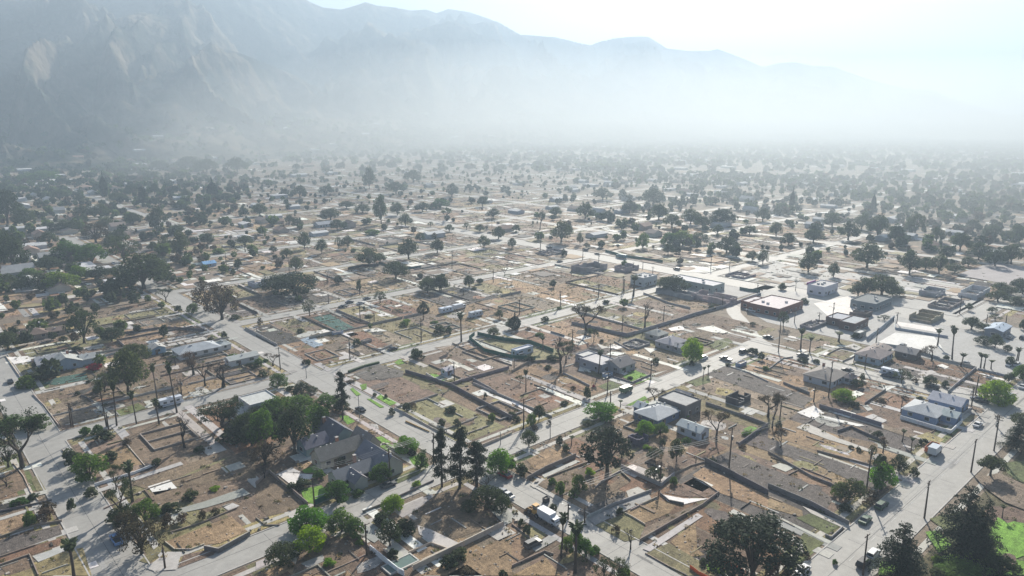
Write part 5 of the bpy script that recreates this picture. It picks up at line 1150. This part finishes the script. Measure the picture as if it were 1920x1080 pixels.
# swimming pools
for t, px, py, l, w_, desc in (('g', 870, 483, 7, 3.2, 'small rectangular pool with pale rim'), ('b', 975, 1005, 8, 4, 'empty pale green pool'), ('f', 1330, 735, 5, 3.4, 'small garden pool')):
    x, y = W(t, px, py); root = empty('swimming_pool', (x, y, 0)); b = MB()
    for a in ((-l/2, l/2, -w_/2, -w_/2+.35), (-l/2, l/2, w_/2-.35, w_/2), (-l/2, -l/2+.35, -w_/2+.353, w_/2-.353), (l/2-.35, l/2, -w_/2+.353, w_/2-.353)): b.box(*a, .0, .42, (.5,.49,.46))
    b.build('rim', M_CONC, root); q = MB(); q.box(-l/2+.36, l/2-.36, -w_/2+.36, w_/2-.36, 0, .3); q.build('water', mat('pool_water', (.15,.21,.19), rough=.15, var=.1), root); KIDS[root.name] = []; reg(root, desc, x, y, 'pool')
# ---------------------------------------------------------------- poles
def pole_proto(arms, lamp=False, tf=False):
    root = empty('street_lamp' if lamp else 'utility_pole', (0, 0, -500)); q = MB(); q.tube([(0,0,-.1), (0,0,11)], [.24 if not lamp else .14, .15 if not lamp else .09], 8); kids = [q.build('post', M_WOOD if not lamp else M_METAL, root)]
    for z in arms: q = MB(); q.box(-1.2, 1.2, -.07, .07, z-.08, z+.08, bottom=True); q.box(-1.1, -1.04, -.03, .03, z+.083, z+.28); q.box(1.04, 1.1, -.03, .03, z+.083, z+.28); kids.append(q.build('crossarm', M_WOOD, root))
    if tf: q = MB(); q.tube([(.42,0,7.6), (.42,0,8.7)], .27, 10); kids.append(q.build('transformer', M_METAL, root))
    if lamp or tf: q = MB(); q.tube([(0,.1,8.3), (0,1.4,8.9), (0,2.0,8.85)], .05, 6); k = q.build('lamp_arm', M_METAL, root); kids.append(k); h = MB(); h.box(-.14, .14, 1.9, 2.5, 8.74, 8.86, bottom=True); hh = h.build('lamp_head', M_METAL, k); KIDS[k.name] = [hh]
    KIDS[root.name] = kids; return [root, False]
PP = [pole_proto((10.6,)), pole_proto((10.6, 9.5)), pole_proto((10.6,), tf=True), pole_proto((10.4, 9.6), tf=True)]; LP = [pole_proto((), lamp=True)]
for s in '''a 495 75 -100;a 1115 1030 850;a 733 90 -30;b 395 610 390;b 908 450 190;b 748 940 690;b 1198 330 90;b 1650 195 130;c 998 470 285;c 1465 350 50;c 258 150 10;c 378 700 590;c 490 720 700;c 78 90 -60;d 640 1075 750;d 1055 690 400;d 1370 380 130;d 1525 235 -30;d 665 495 170
f 755 330 200;f 680 600 440;f 1195 470 290;f 1435 770 600;f 750 1020 830;f 177 670 500;f 365 730 640;f 515 50 -10;g 708 640 470;g 435 530 370;g 795 400 270;g 1095 310 205;g 350 215 95;g 625 150 50;g 55 270 160;g 1003 740 590;g 688 850 680;g 712 905 850;g 85 1080 860;g 1440 205 110;g 1520 205 130;g 805 90 -10;g 15 660 580
h 75 540 230;h 365 350 250;h 437 870 590;h 330 900 780;h 700 670 550;h 930 335 250;h 1500 850 700;h 1385 265 130;h 780 485 360;h 460 345 180;h 1470 940 780;h 1650 1080 990;h 85 1030 880;h 1805 620 500;h 960 980 880;h 1720 330 280;e 515 1080 890;e 1318 890 720;k 530 830 740;k 650 870 780;k 910 900 850;k 1055 960 880;k 980 900 850;k 1490 900 800;k 1630 900 840;k 215 730 640
k 1840 1080 1000;k 840 1080 970;k 650 1080 1010;j 1780 1000 900;j 1470 900 760;j 780 1060 970;j 540 1000 940;j 250 940 830;j 1770 590 460;i 1230 800 640;i 1700 900 780;h 190 330 240;h 1580 330 290;h 620 620 560;f 855 320 280;f 525 190 120;f 1500 130 90;n 905 930 750;n 1335 820 670;n 1610 770 620;n 680 300 180;n 445 1010 850'''.replace('\n', ';').split(';'):
    t, px, py, yt = s.split(); px, py, yt = float(px), float(py), float(yt); x, y = W(t, px, py); fx, fy = full(t, px, py)
    h = (py-yt)/TILES[t][2] * depth(x, y) / (FPX*math.cos(PITCH) + (fy-540)*math.sin(PITCH)); h = min(h, 16)
    lamp = (t, px) in (('b', 1650.), ('c', 258.), ('f', 750.), ('g', 1440.), ('f', 365.)); P_ = LP[0] if lamp else rnd.choice(PP)
    rz = (0 if rnd.random() < .6 else math.pi/2) + rnd.uniform(-.08, .08); sc = (1, 1, max(.4, h/11))
    if not P_[1]: o = P_[0]; o.location = (x, y, 0); o.rotation_euler = (0, 0, rz); o.scale = sc; P_[1] = True
    else: o = dup(P_[0], (x, y, 0), rz, sc)
    o.rotation_euler.x = rnd.uniform(-.02, .02); o.rotation_euler.y = rnd.uniform(-.02, .02)
    reg(o, 'slim grey street lamp' if lamp else 'dark wooden utility pole', x, y, 'street lamp' if lamp else 'utility pole', 'street lamps' if lamp else 'utility poles along the streets')

def cables(desc, *chain):
    P = [W(*q) for q in chain]
    for (x0, y0), (x1, y1) in zip(P, P[1:]):
        root = empty('overhead_cable', (x0, y0, 0)); mb = MB()
        d = Vector((x1-x0, y1-y0)); n = Vector((-d.y, d.x)).normalized()
        for o_ in (-.95, 0, .95): mb.tube([(d.x*t + n.x*o_, d.y*t + n.y*o_, 10.9 - 3.2*t*(1-t)) for t in np.linspace(0, 1, 9)], .03, 3, cap=False)
        bpy.data.objects.remove(root); o = mb.build('overhead_cable', M_METAL); o.location = (x0, y0, 0); reg(o, desc, (x0+x1)/2, (y0+y1)/2, 'cable', 'cables strung between the poles')
cables('thin sagging overhead cables', ('d',640,1075), ('d',1055,690), ('d',1370,380), ('d',1525,235))
cables('thin sagging overhead cables', ('c',490,720), ('c',998,470), ('c',1465,350), ('d',85,240))
cables('thin sagging overhead cables', ('b',395,610), ('b',908,450), ('b',1198,330))
cables('thin sagging overhead cables', ('g',708,640), ('g',435,530), ('g',55,270))
cables('thin sagging overhead cables', ('f',1195,470), ('f',755,330), ('f',515,50))
cables('thin sagging overhead cables', ('h',330,900), ('h',437,870), ('h',700,670), ('h',930,335))

# ---------------------------------------------------------------- small ground cover
def clump_field(name, items, mts, n_per, szf, label, cat=None, kind='stuff', flat=.1):
    items = np.array(items, float); base, _ = shell((0, 0, .5), (1, 1, .55), n_per, .2)
    P = (base[None] * items[:, None, 2:3] * np.array([1, 1, 1.0]) + np.stack([items[:, 0], items[:, 1], np.zeros(len(items))], 1)[:, None]).reshape(-1, 3)
    P[:, 2] = np.abs(P[:, 2]) + .04; S = np.repeat(items[:, 2], n_per)[:, None] * szf
    V = cards(P, 1.0, .6, flat)
    V = ((V.reshape(-1, 4, 3) - P[:, None]) * S[:, None] + P[:, None]).reshape(-1, 3)
    mi = np.repeat(items[:, 3].astype(int), n_per)
    o = link(name, np_mesh(name, V, len(V)//4, mts, mi)); tag(o, label, cat, kind=kind); return o
wd_ = [(x, y, s, 0 if r < .45 else (1 if r < .8 else 2)) for x, y, s, r in WEED if not on_road(x, y, .5)]
M_WEED = mat('weed', (.07,.085,.03), var=.3, scales=(.2,), island=.4, trans=.3); M_STRAW = mat('straw', (.22,.18,.09), var=.2, scales=(.2,), island=.35, trans=.3)
clump_field('weeds', wd_, [M_WEED, M_STRAW, M_BROWN], 26, .22, 'low weeds and dry tufts scattered over the cleared lots', 'weeds')
gx = [(rnd.uniform(90, 260), rnd.uniform(-50, 46), rnd.uniform(.2, .6), rnd.choice((0, 0, 1))) for k in range(1500)]
clump_field('grass', gx, [M_WEED, M_STRAW], 14, .25, 'tufts of grass in the park strip', 'grass')
items = [(x, y, s) for x, y, s in rub if not on_road(x, y, .2)]
V = []; 
for x, y, s in items:
    a = rnd.random()*3.1; c, d = math.cos(a)*s, math.sin(a)*s; e = rnd.uniform(.4, 1); h = s*rnd.uniform(.25, .8)+.04
    q = [(x+c, y+d), (x-d*e, y+c*e), (x-c, y-d), (x+d*e, y-c*e)]; b = [(px, py, 0) for px, py in q]; t = [(x+(px-x)*.75, y+(py-y)*.75, h) for px, py in q]
    V += t
    for i in range(4): j = (i+1) % 4; V += [b[i], b[j], t[j], t[i]]
tag(link('rubble', np_mesh('rubble', np.array(V), len(V)//4, [mat('rubble', (.28,.25,.22), var=.45, scales=(.4, 3), island=.6)])), 'bits of rubble and debris strewn over the burnt lots', 'rubble', kind='stuff')

# ---------------------------------------------------------------- mountains
def sil(px, table):
    for (x0, y0), (x1, y1) in zip(table, table[1:]):
        if x0 <= px <= x1: return y0 + (y1-y0) * (px-x0) / (x1-x0)
    return table[0][1] if px < table[0][0] else table[-1][1]
S1 = [(-500,-40),(0,-38),(250,-42),(420,-36),(540,-20),(580,2),(605,13),(640,17),(665,10),(685,3),(708,10),(740,13),(770,19),(800,17),(818,24),(840,16),(880,22),(910,32),(935,41),(955,52),(975,64),(1000,66),(1040,69),(1075,77),(1105,84),(1130,76),(1150,71),(1190,68),(1215,68),(1235,80),(1250,90),(1290,95),(1330,95),(1345,91),(1380,104),(1405,114),(1430,125),(1460,118),(1490,116),(1525,124),(1560,124),(1610,142),(1660,157),(1700,166),(1745,168),(1790,185),(1840,202),(1900,222),(1960,240),(2400,240)]
S2 = [(-500,60),(-150,40),(0,75),(60,58),(110,62),(155,72),(185,60),(215,35),(260,22),(290,25),(320,36),(350,52),(380,70),(420,88),(470,106),(520,126),(560,144),(600,168),(640,192),(690,212),(2400,216)]
def tan_el(px, py):
    r = ray(px, py); return r.z / math.hypot(r.x, r.y), math.atan2(r.y, r.x)
def mountain(name, table, Rd, r0, r1, nr, na, amp, seed, label, px0=-500, px1=2400, ex=1.75, spur=5.0):
    V = np.zeros((na, nr, 3)); 
    for i in range(na):
        px = px0 + (px1-px0)*i/(na-1); te, az = tan_el(px, sil(px, table)); te = max(te, .0005); Rr = Rd(px); foot = r0(px, Rr); zz = []
        for j in range(nr):
            r = foot + (r1(px, Rr) - foot) * j/(nr-1); x, y = r*math.cos(az), r*math.sin(az)
            if r <= Rr: s = (r-foot)/(Rr-foot); base = s**ex
            else: s = 1; base = 1 - .75*((r-Rr)/(r1(px, Rr)-Rr))
            e = math.sin(min(1, s)*math.pi) ** .8 * min(1, .15 + s*1.3)
            A_ = px / 60.0
            wv = mnoise.noise(Vector((x/450, y/450, seed)))
            rg = mnoise.ridged_multi_fractal(Vector((A_*.22*spur/5 + wv*.9 + s*.5, s*1.1 + wv*.4, seed)), .9, 2.1, 5, 1.0, 2.0)
            rg2 = mnoise.fractal(Vector((x/100, y/100, seed)), .8, 2.0, 4)
            rg3 = mnoise.ridged_multi_fractal(Vector((x/170 + wv, y/170, seed+4)), .8, 2.1, 5, 1.0, 2.0)
            zz.append(max(0, base + amp*e*(rg - .9)*.5 + rg2*.02*(.05+e) + (rg3-1)*.05*(.03+e)) )
            V[i, j] = (x, y, 0)
        rr = np.hypot(V[i, :, 0], V[i, :, 1]); zz = np.array(zz); H_ = (te*Rr + CAM_H)
        for _ in range(4): m = max((zz*H_ - CAM_H)/rr); H_ *= (te*Rr + 100)/(m*Rr + 100) if m*Rr > -90 else 1
        V[i, :, 2] = zz*H_ - 2
    me = bpy.data.meshes.new(name); f = [(i*nr+j, (i+1)*nr+j, (i+1)*nr+j+1, i*nr+j+1) for i in range(na-1) for j in range(nr-1)]
    f = [q[::-1] for q in f]
    me.from_pydata(V.reshape(-1, 3).tolist(), [], f); me.materials.append(M_HILLS); me.polygons.foreach_set('use_smooth', [True]*len(f)); me.update()
    tag(link(name, me), label, kind='structure')
M_HILLS = bpy.data.materials.new('chaparral'); M_HILLS.use_nodes = True; t = M_HILLS.node_tree; N = t.nodes; L = t.links
g_ = N.new('ShaderNodeNewGeometry'); a1 = N.new('ShaderNodeTexNoise'); a1.inputs['Scale'].default_value = .006; a1.inputs['Detail'].default_value = 8; a1.inputs['Roughness'].default_value = .7; L.new(g_.outputs['Position'], a1.inputs['Vector'])
rp = N.new('ShaderNodeValToRGB'); rp.color_ramp.elements[0].position = .44; rp.color_ramp.elements[0].color = (.05,.055,.045,1); rp.color_ramp.elements[1].position = .60; rp.color_ramp.elements[1].color = (.20,.165,.125,1); L.new(a1.outputs[0], rp.inputs[0])
L.new(rp.outputs[0], N['Principled BSDF'].inputs['Base Color']); N['Principled BSDF'].inputs['Roughness'].default_value = 1; N['Principled BSDF'].inputs['Specular IOR Level'].default_value = 0
b_ = N.new('ShaderNodeBump'); b_.inputs['Distance'].default_value = 26; a2 = N.new('ShaderNodeTexNoise'); a2.inputs['Scale'].default_value = .02; a2.inputs['Detail'].default_value = 7; L.new(g_.outputs['Position'], a2.inputs['Vector']); L.new(a2.outputs[0], b_.inputs['Height']); L.new(b_.outputs[0], N['Principled BSDF'].inputs['Normal'])
mountain('mountains', S1, lambda px: 3050 + max(0, px-300)*2.3, lambda px, r: r*.5, lambda px, r: r*1.5, 150, 760, .8, 2.7, 'high hazy mountain range beyond the town')
mountain('foothills', S2, lambda px: 2450 + max(0, px)*.5, lambda px, r: 1550 + max(0, px)*.45, lambda px, r: r*1.45, 130, 520, .95, 9.1, 'steep brown foothills rising at the edge of town', px1=760, ex=1.7, spur=8)

from mathutils.bvhtree import BVHTree
BV = []
for n_ in ('mountains', 'foothills'):
    me_ = bpy.data.objects[n_].data; BV.append(BVHTree.FromPolygons([v.co.copy() for v in me_.vertices], [tuple(p_.vertices) for p_ in me_.polygons]))
def ground_z(x, y):
    z = 0
    for b in BV:
        h = b.ray_cast(Vector((x, y, 3000)), Vector((0, 0, -1)))[0]
        if h is not None: z = max(z, h.z)
    return z

# ---------------------------------------------------------------- hazy distance: houses and trees beyond
far_r = random.Random(77)
pr_h = []
for i, (wc, rc, w_, d_, ri) in enumerate((((.5,.5,.48), (.42,.42,.42), 14, 9, 2.2), ((.55,.52,.45), (.25,.2,.18), 12, 10, 2.0), ((.45,.47,.5), (.6,.6,.6), 15, 9, 1.2), ((.5,.42,.36), (.3,.2,.16), 13, 9, 2.2), ((.6,.6,.6), (.5,.5,.52), 18, 12, .01))):
    wb = MB(); rb = MB(); root = empty('house', (0, 0, -500)); gable_wall(wb, -w_/2, w_/2, -d_/2, d_/2, 3, ri, 'x', wc); gable(rb, -w_/2, w_/2, -d_/2, d_/2, 3, ri, 'x', colr=rc)
    KIDS[root.name] = [wb.build('wall', M_WALL, root), rb.build('roof', M_ROOF, root)]; pr_h.append([root, False, ('pale grey-roofed house', 'brown-roofed cream house', 'white-roofed house', 'red-brown roofed house', 'large flat pale-roofed building')[i]])
cnt = 0; used = []
def far_house(x, y, k=None, s=1):
    global cnt
    P_ = pr_h[k if k is not None else far_r.randrange(5)]; rz = far_r.choice((0, math.pi/2)) + far_r.uniform(-.05, .05); sc = (s*far_r.uniform(.8, 1.2), s*far_r.uniform(.8, 1.2), far_r.uniform(.9, 1.3))
    if not P_[1]: o = P_[0]; o.location = (x, y, 0); o.rotation_euler = (0, 0, rz); o.scale = sc; P_[1] = True
    else: o = dup(P_[0], (x, y, 0), rz, sc)
    o.location.z = ground_z(x, y)
    reg(o, P_[2] + ' in haze' if depth(x, y) > 600 else P_[2] + ' among trees', x, y, 'house', 'surviving houses farther off'); cnt += 1; used.append((x, y))
for px, py in ((40,340),(130,330),(60,410),(100,440),(190,450),(40,470),(120,560),(330,560),(250,690),(470,520),(560,460),(180,380),(260,300),(370,330),(700,280),(880,540),(700,400),(900,610)): far_house(*W('i', px*1.0, py*1.0 + 60)[:2])
for px, py, k, s in ((450,300,4,1.5), (650,300,3,2.3), (850,300,3,1.8)): far_house(*W('i', px, py), k, s)
for px, py in ((420,480),(300,660),(520,630),(250,740),(230,780),(150,830),(380,830),(140,930),(700,660),(640,900),(700,930),(900,1010),(240,1020),(60,960),(440,1060)): far_house(*W('i', px, py))
for px, py in ((1240,250),(1050,240),(730,260),(840,260),(1350,350),(1180,310),(1290,330),(650,490),(470,460),(1580,330),(440,300),(240,130),(400,120)): far_house(*W('k', px, py))
k = 0
while k < 190:
    D_ = 600 * (2600/600) ** far_r.random(); a = HEAD + R(far_r.uniform(-37, 37)); x, y = D_*math.cos(a), D_*math.sin(a)
    if on_road(x, y, 8) or ground_z(x, y) > 70 or any(abs(x-u)+abs(y-v) < 22 for u, v in used): continue
    far_house(x, y, 2 if far_r.random() < .4 else None, 1 + .5*(D_ > 1200)); k += 1
# distant trees: one mass
def far_trees(name, pts, ncard, label, mts):
    pts = np.array(pts); n = len(pts); base, dn = shell((0, 0, .58), (.5, .5, .42), ncard, .45)
    TPL = []
    for v in range(6): b, _ = shell((0, 0, .56), (.5, .5, .43), ncard, .35); b[:, :2] *= rs.uniform(.8, 1.1); b += rs.normal(size=3)*np.array([.1,.1,.02])*rs.rand(ncard, 1); TPL.append(b)
    TPL = np.stack(TPL); B = TPL[rs.randint(0, 6, n)]; an = rs.rand(n)*6.28; c, s = np.cos(an)[:, None], np.sin(an)[:, None]
    X = (B[..., 0]*c - B[..., 1]*s) * pts[:, 2:3] + pts[:, 0:1]; Y = (B[..., 0]*s + B[..., 1]*c) * pts[:, 2:3] + pts[:, 1:2]; Z = B[..., 2] * pts[:, 3:4] + np.array([ground_z(p_[0], p_[1]) if p_[0]**2 + p_[1]**2 > 2.2e6 else 0 for p_ in pts])[:, None]
    P = np.stack([X, Y, Z], -1).reshape(-1, 3); S = np.repeat(pts[:, 2], ncard)[:, None] * (1.5 / math.sqrt(ncard))
    V = cards(P, 1.0, .7); V = ((V.reshape(-1, 4, 3) - P[:, None]) * S[:, None] + P[:, None]).reshape(-1, 3)
    mi = np.repeat(rs.choice(len(mts), n, p=[.55, .3, .15]), ncard)
    tag(link(name, np_mesh(name, V, len(V)//4, mts, mi)), label, 'trees', kind='stuff')
M_F1 = mat('far_leaf', (.045,.062,.032), var=.45, scales=(.06,), island=.35, trans=.2); M_F2 = mat('far_leaf_green', (.075,.11,.035), var=.35, scales=(.05,), island=.3, trans=.3); M_F3 = mat('far_leaf_brown', (.12,.095,.065), var=.3, scales=(.05,), island=.3, trans=.15)
mid, far = [], []
def density(x, y, D_, az):                                 # how wooded: az in degrees, right positive
    nz = mnoise.noise(Vector((x/130, y/130, 3.3))) * .5 + .5
    k = min(1, max(0, (D_ - 650) / 900))
    L_ = max(0, min(1, (-az - 16) / 8)) * (1 if D_ > 300 else 0)
    Rr = max(0, min(1, (az - 2) / 12)) * min(1, max(0, (D_ - 520) / 120))
    return (0.12 + .75*k) * (.35 + .9*nz) + .6*L_ * min(1, max(0, (D_-330)/120)) + .45*Rr*(.3+1.2*nz)
n = 0
for _ in range(100000):
    D_ = math.sqrt(far_r.uniform(300**2, 1300**2)); az = far_r.uniform(-38, 38); a = HEAD - R(az); x, y = D_*math.cos(a), D_*math.sin(a)
    if far_r.random() > density(x, y, D_, az) * .11: continue
    if on_road(x, y, 5) or (500 < x < 580 and 106 < y < 150) or (320 < x < 475 and 40 < y < 270) or (120 < x < 385 and y < 440 and far_r.random() < .75): continue
    if any((x-u)**2 + (y-v)**2 < 64 for u, v in used[:60]): continue
    h = far_r.choice((far_r.uniform(2, 4), far_r.uniform(3, 8.5))) * (1.25 if az > 8 or az < -18 else 1); h *= .88; mid.append((x, y, h*far_r.uniform(.6, 1.25), h))
for _ in range(27000):
    D_ = math.sqrt(far_r.uniform(1300**2, 3300**2)); az = far_r.uniform(-38, 38); a = HEAD - R(az); x, y = D_*math.cos(a), D_*math.sin(a)
    nz = mnoise.noise(Vector((x/260, y/260, 1.3))) * .5 + .5
    if far_r.random() > (.1 + .9*nz) * (.5 + .4*min(1, (D_-1300)/1200)) * (.65 if -22 < az < 2 and D_ < 2000 else 1) or on_road(x, y, 3) or ground_z(x, y) > 60 + 80*nz: continue
    h = far_r.uniform(5, 13); h *= .85; far.append((x, y, h*far_r.uniform(.8, 1.5), h*.85))
print('trees', NTREE[0], 'mid', len(mid), 'far', len(far), 'houses', NH[0]+cnt, 'foundations', FOUND[0])
far_trees('distant_trees', mid, 110, 'many scattered trees among the farther burnt blocks', [M_F1, M_F2, M_F3])
far_trees('faraway_trees', far, 22, 'mass of treetops fading into haze below the mountains', [M_F1, M_F2, M_F3])
def polar(az, D_): a = HEAD - R(az); return (D_*math.cos(a), D_*math.sin(a))
mm = bpy.data.materials.new('mist'); mm.use_nodes = True; t = mm.node_tree; t.nodes.clear(); out = t.nodes.new('ShaderNodeOutputMaterial'); pv = t.nodes.new('ShaderNodeVolumePrincipled')
pv.inputs['Color'].default_value = (.87, .95, 1.0, 1); pv.inputs['Density'].default_value = .0008; pv.inputs['Anisotropy'].default_value = .45; t.links.new(pv.outputs[0], out.inputs['Volume'])
MC = [(-30,1240,1300,150,.02), (-24,1050,1760,180,.3), (-18,950,1850,205,.6), (-12,880,1980,225,.8), (-7,840,2250,245,1), (-2,800,2650,260,1), (10,720,3000,250,1), (24,660,3700,235,1), (46,660,4000,230,1)]
mb = MB(); v = []
for az, f_, b_, zt, q_ in MC:
    l = b_ - f_; zt *= .9; v += [(*polar(az, f_), -1.5), (*polar(az, b_), -1.5), (*polar(az, b_), zt*.35), (*polar(az, f_+l*.7), zt*.62), (*polar(az, f_+l*.48), zt*.86), (*polar(az, f_+l*.32), zt), (*polar(az, f_), zt*.08)]
n_ = 7; fs = [tuple(range(n_)), tuple(n_*(len(MC)-1) + i for i in reversed(range(n_)))] + [(n_*k+i, n_*k+n_+i, n_*k+n_+(i+1) % n_, n_*k+(i+1) % n_) for k in range(len(MC)-1) for i in range(n_)]
mb.add(v, fs)
mo = mb.build('mist', mm); bm_ = __import__('bmesh').new(); bm_.from_mesh(mo.data); __import__('bmesh').ops.triangulate(bm_, faces=bm_.faces); __import__('bmesh').ops.recalc_face_normals(bm_, faces=bm_.faces); bm_.to_mesh(mo.data); bm_.free()
tag(mo, 'low bright bank of mist lying before the mountains', kind='stuff')
# pale lot patches of the far town
fp = MB()
for k in range(15000):
    D_ = math.sqrt(far_r.uniform(450**2, 3200**2)) if k % 2 else 450 * (3000/450) ** far_r.random(); a = HEAD + R(far_r.uniform(-37, 37)); x, y = D_*math.cos(a), D_*math.sin(a)
    if on_road(x, y, 2): continue
    s = far_r.uniform(1, 6) * (1 + D_/2500); l = s*far_r.uniform(.3, 1)
    if far_r.random() < .5: s, l = l, s
    fp.poly([(x-s, y-l), (x+s, y-l), (x+s, y+l), (x-s, y+l)], .22 + (k % 60)*.004, jit(PAL[far_r.choice('CWPTPDDOGKR')], .2))
tag(fp.build('cleared_lots', M_CONC), 'pale slabs and cleared lots of the farther blocks', kind='structure')

# ---------------------------------------------------------------- air
hm = bpy.data.materials.new('haze'); hm.use_nodes = True; t = hm.node_tree; t.nodes.clear(); out = t.nodes.new('ShaderNodeOutputMaterial'); pv = t.nodes.new('ShaderNodeVolumePrincipled')
pv.inputs['Color'].default_value = (.62, .80, 1.0, 1); pv.inputs['Density'].default_value = HAZE_DENSITY; pv.inputs['Anisotropy'].default_value = HAZE_G; t.links.new(pv.outputs[0], out.inputs['Volume'])
HAZE_TOP = max(v.co.z for n in ('mountains', 'foothills') for v in bpy.data.objects[n].data.vertices) + 15; print('haze top', HAZE_TOP); hz = MB(); hz.box(-14500, 22500, -9500, 22500, -2, HAZE_TOP, bottom=True); ho = hz.build('haze', hm); tag(ho, 'pale blue haze hanging over the whole town', kind='stuff')

tag(soil.build('bare_lots', M_LOT), 'bare brown and grey soil of cleared house lots', kind='structure')
tag(slab.build('concrete_slabs', M_CONC), 'pale driveways, paths and floor slabs left on the lots', kind='structure')
finish_labels()
for L_ in PROT.values():
    for root, u in L_:
        if not u:
            for c in KIDS[root.name]: bpy.data.objects.remove(c)
            bpy.data.objects.remove(root)
for root, u, *_ in PP + LP + pr_h:
    if not u:
        for c in KIDS[root.name]: 
            for g2 in KIDS.get(c.name, []): bpy.data.objects.remove(g2)
            bpy.data.objects.remove(c)
        bpy.data.objects.remove(root)
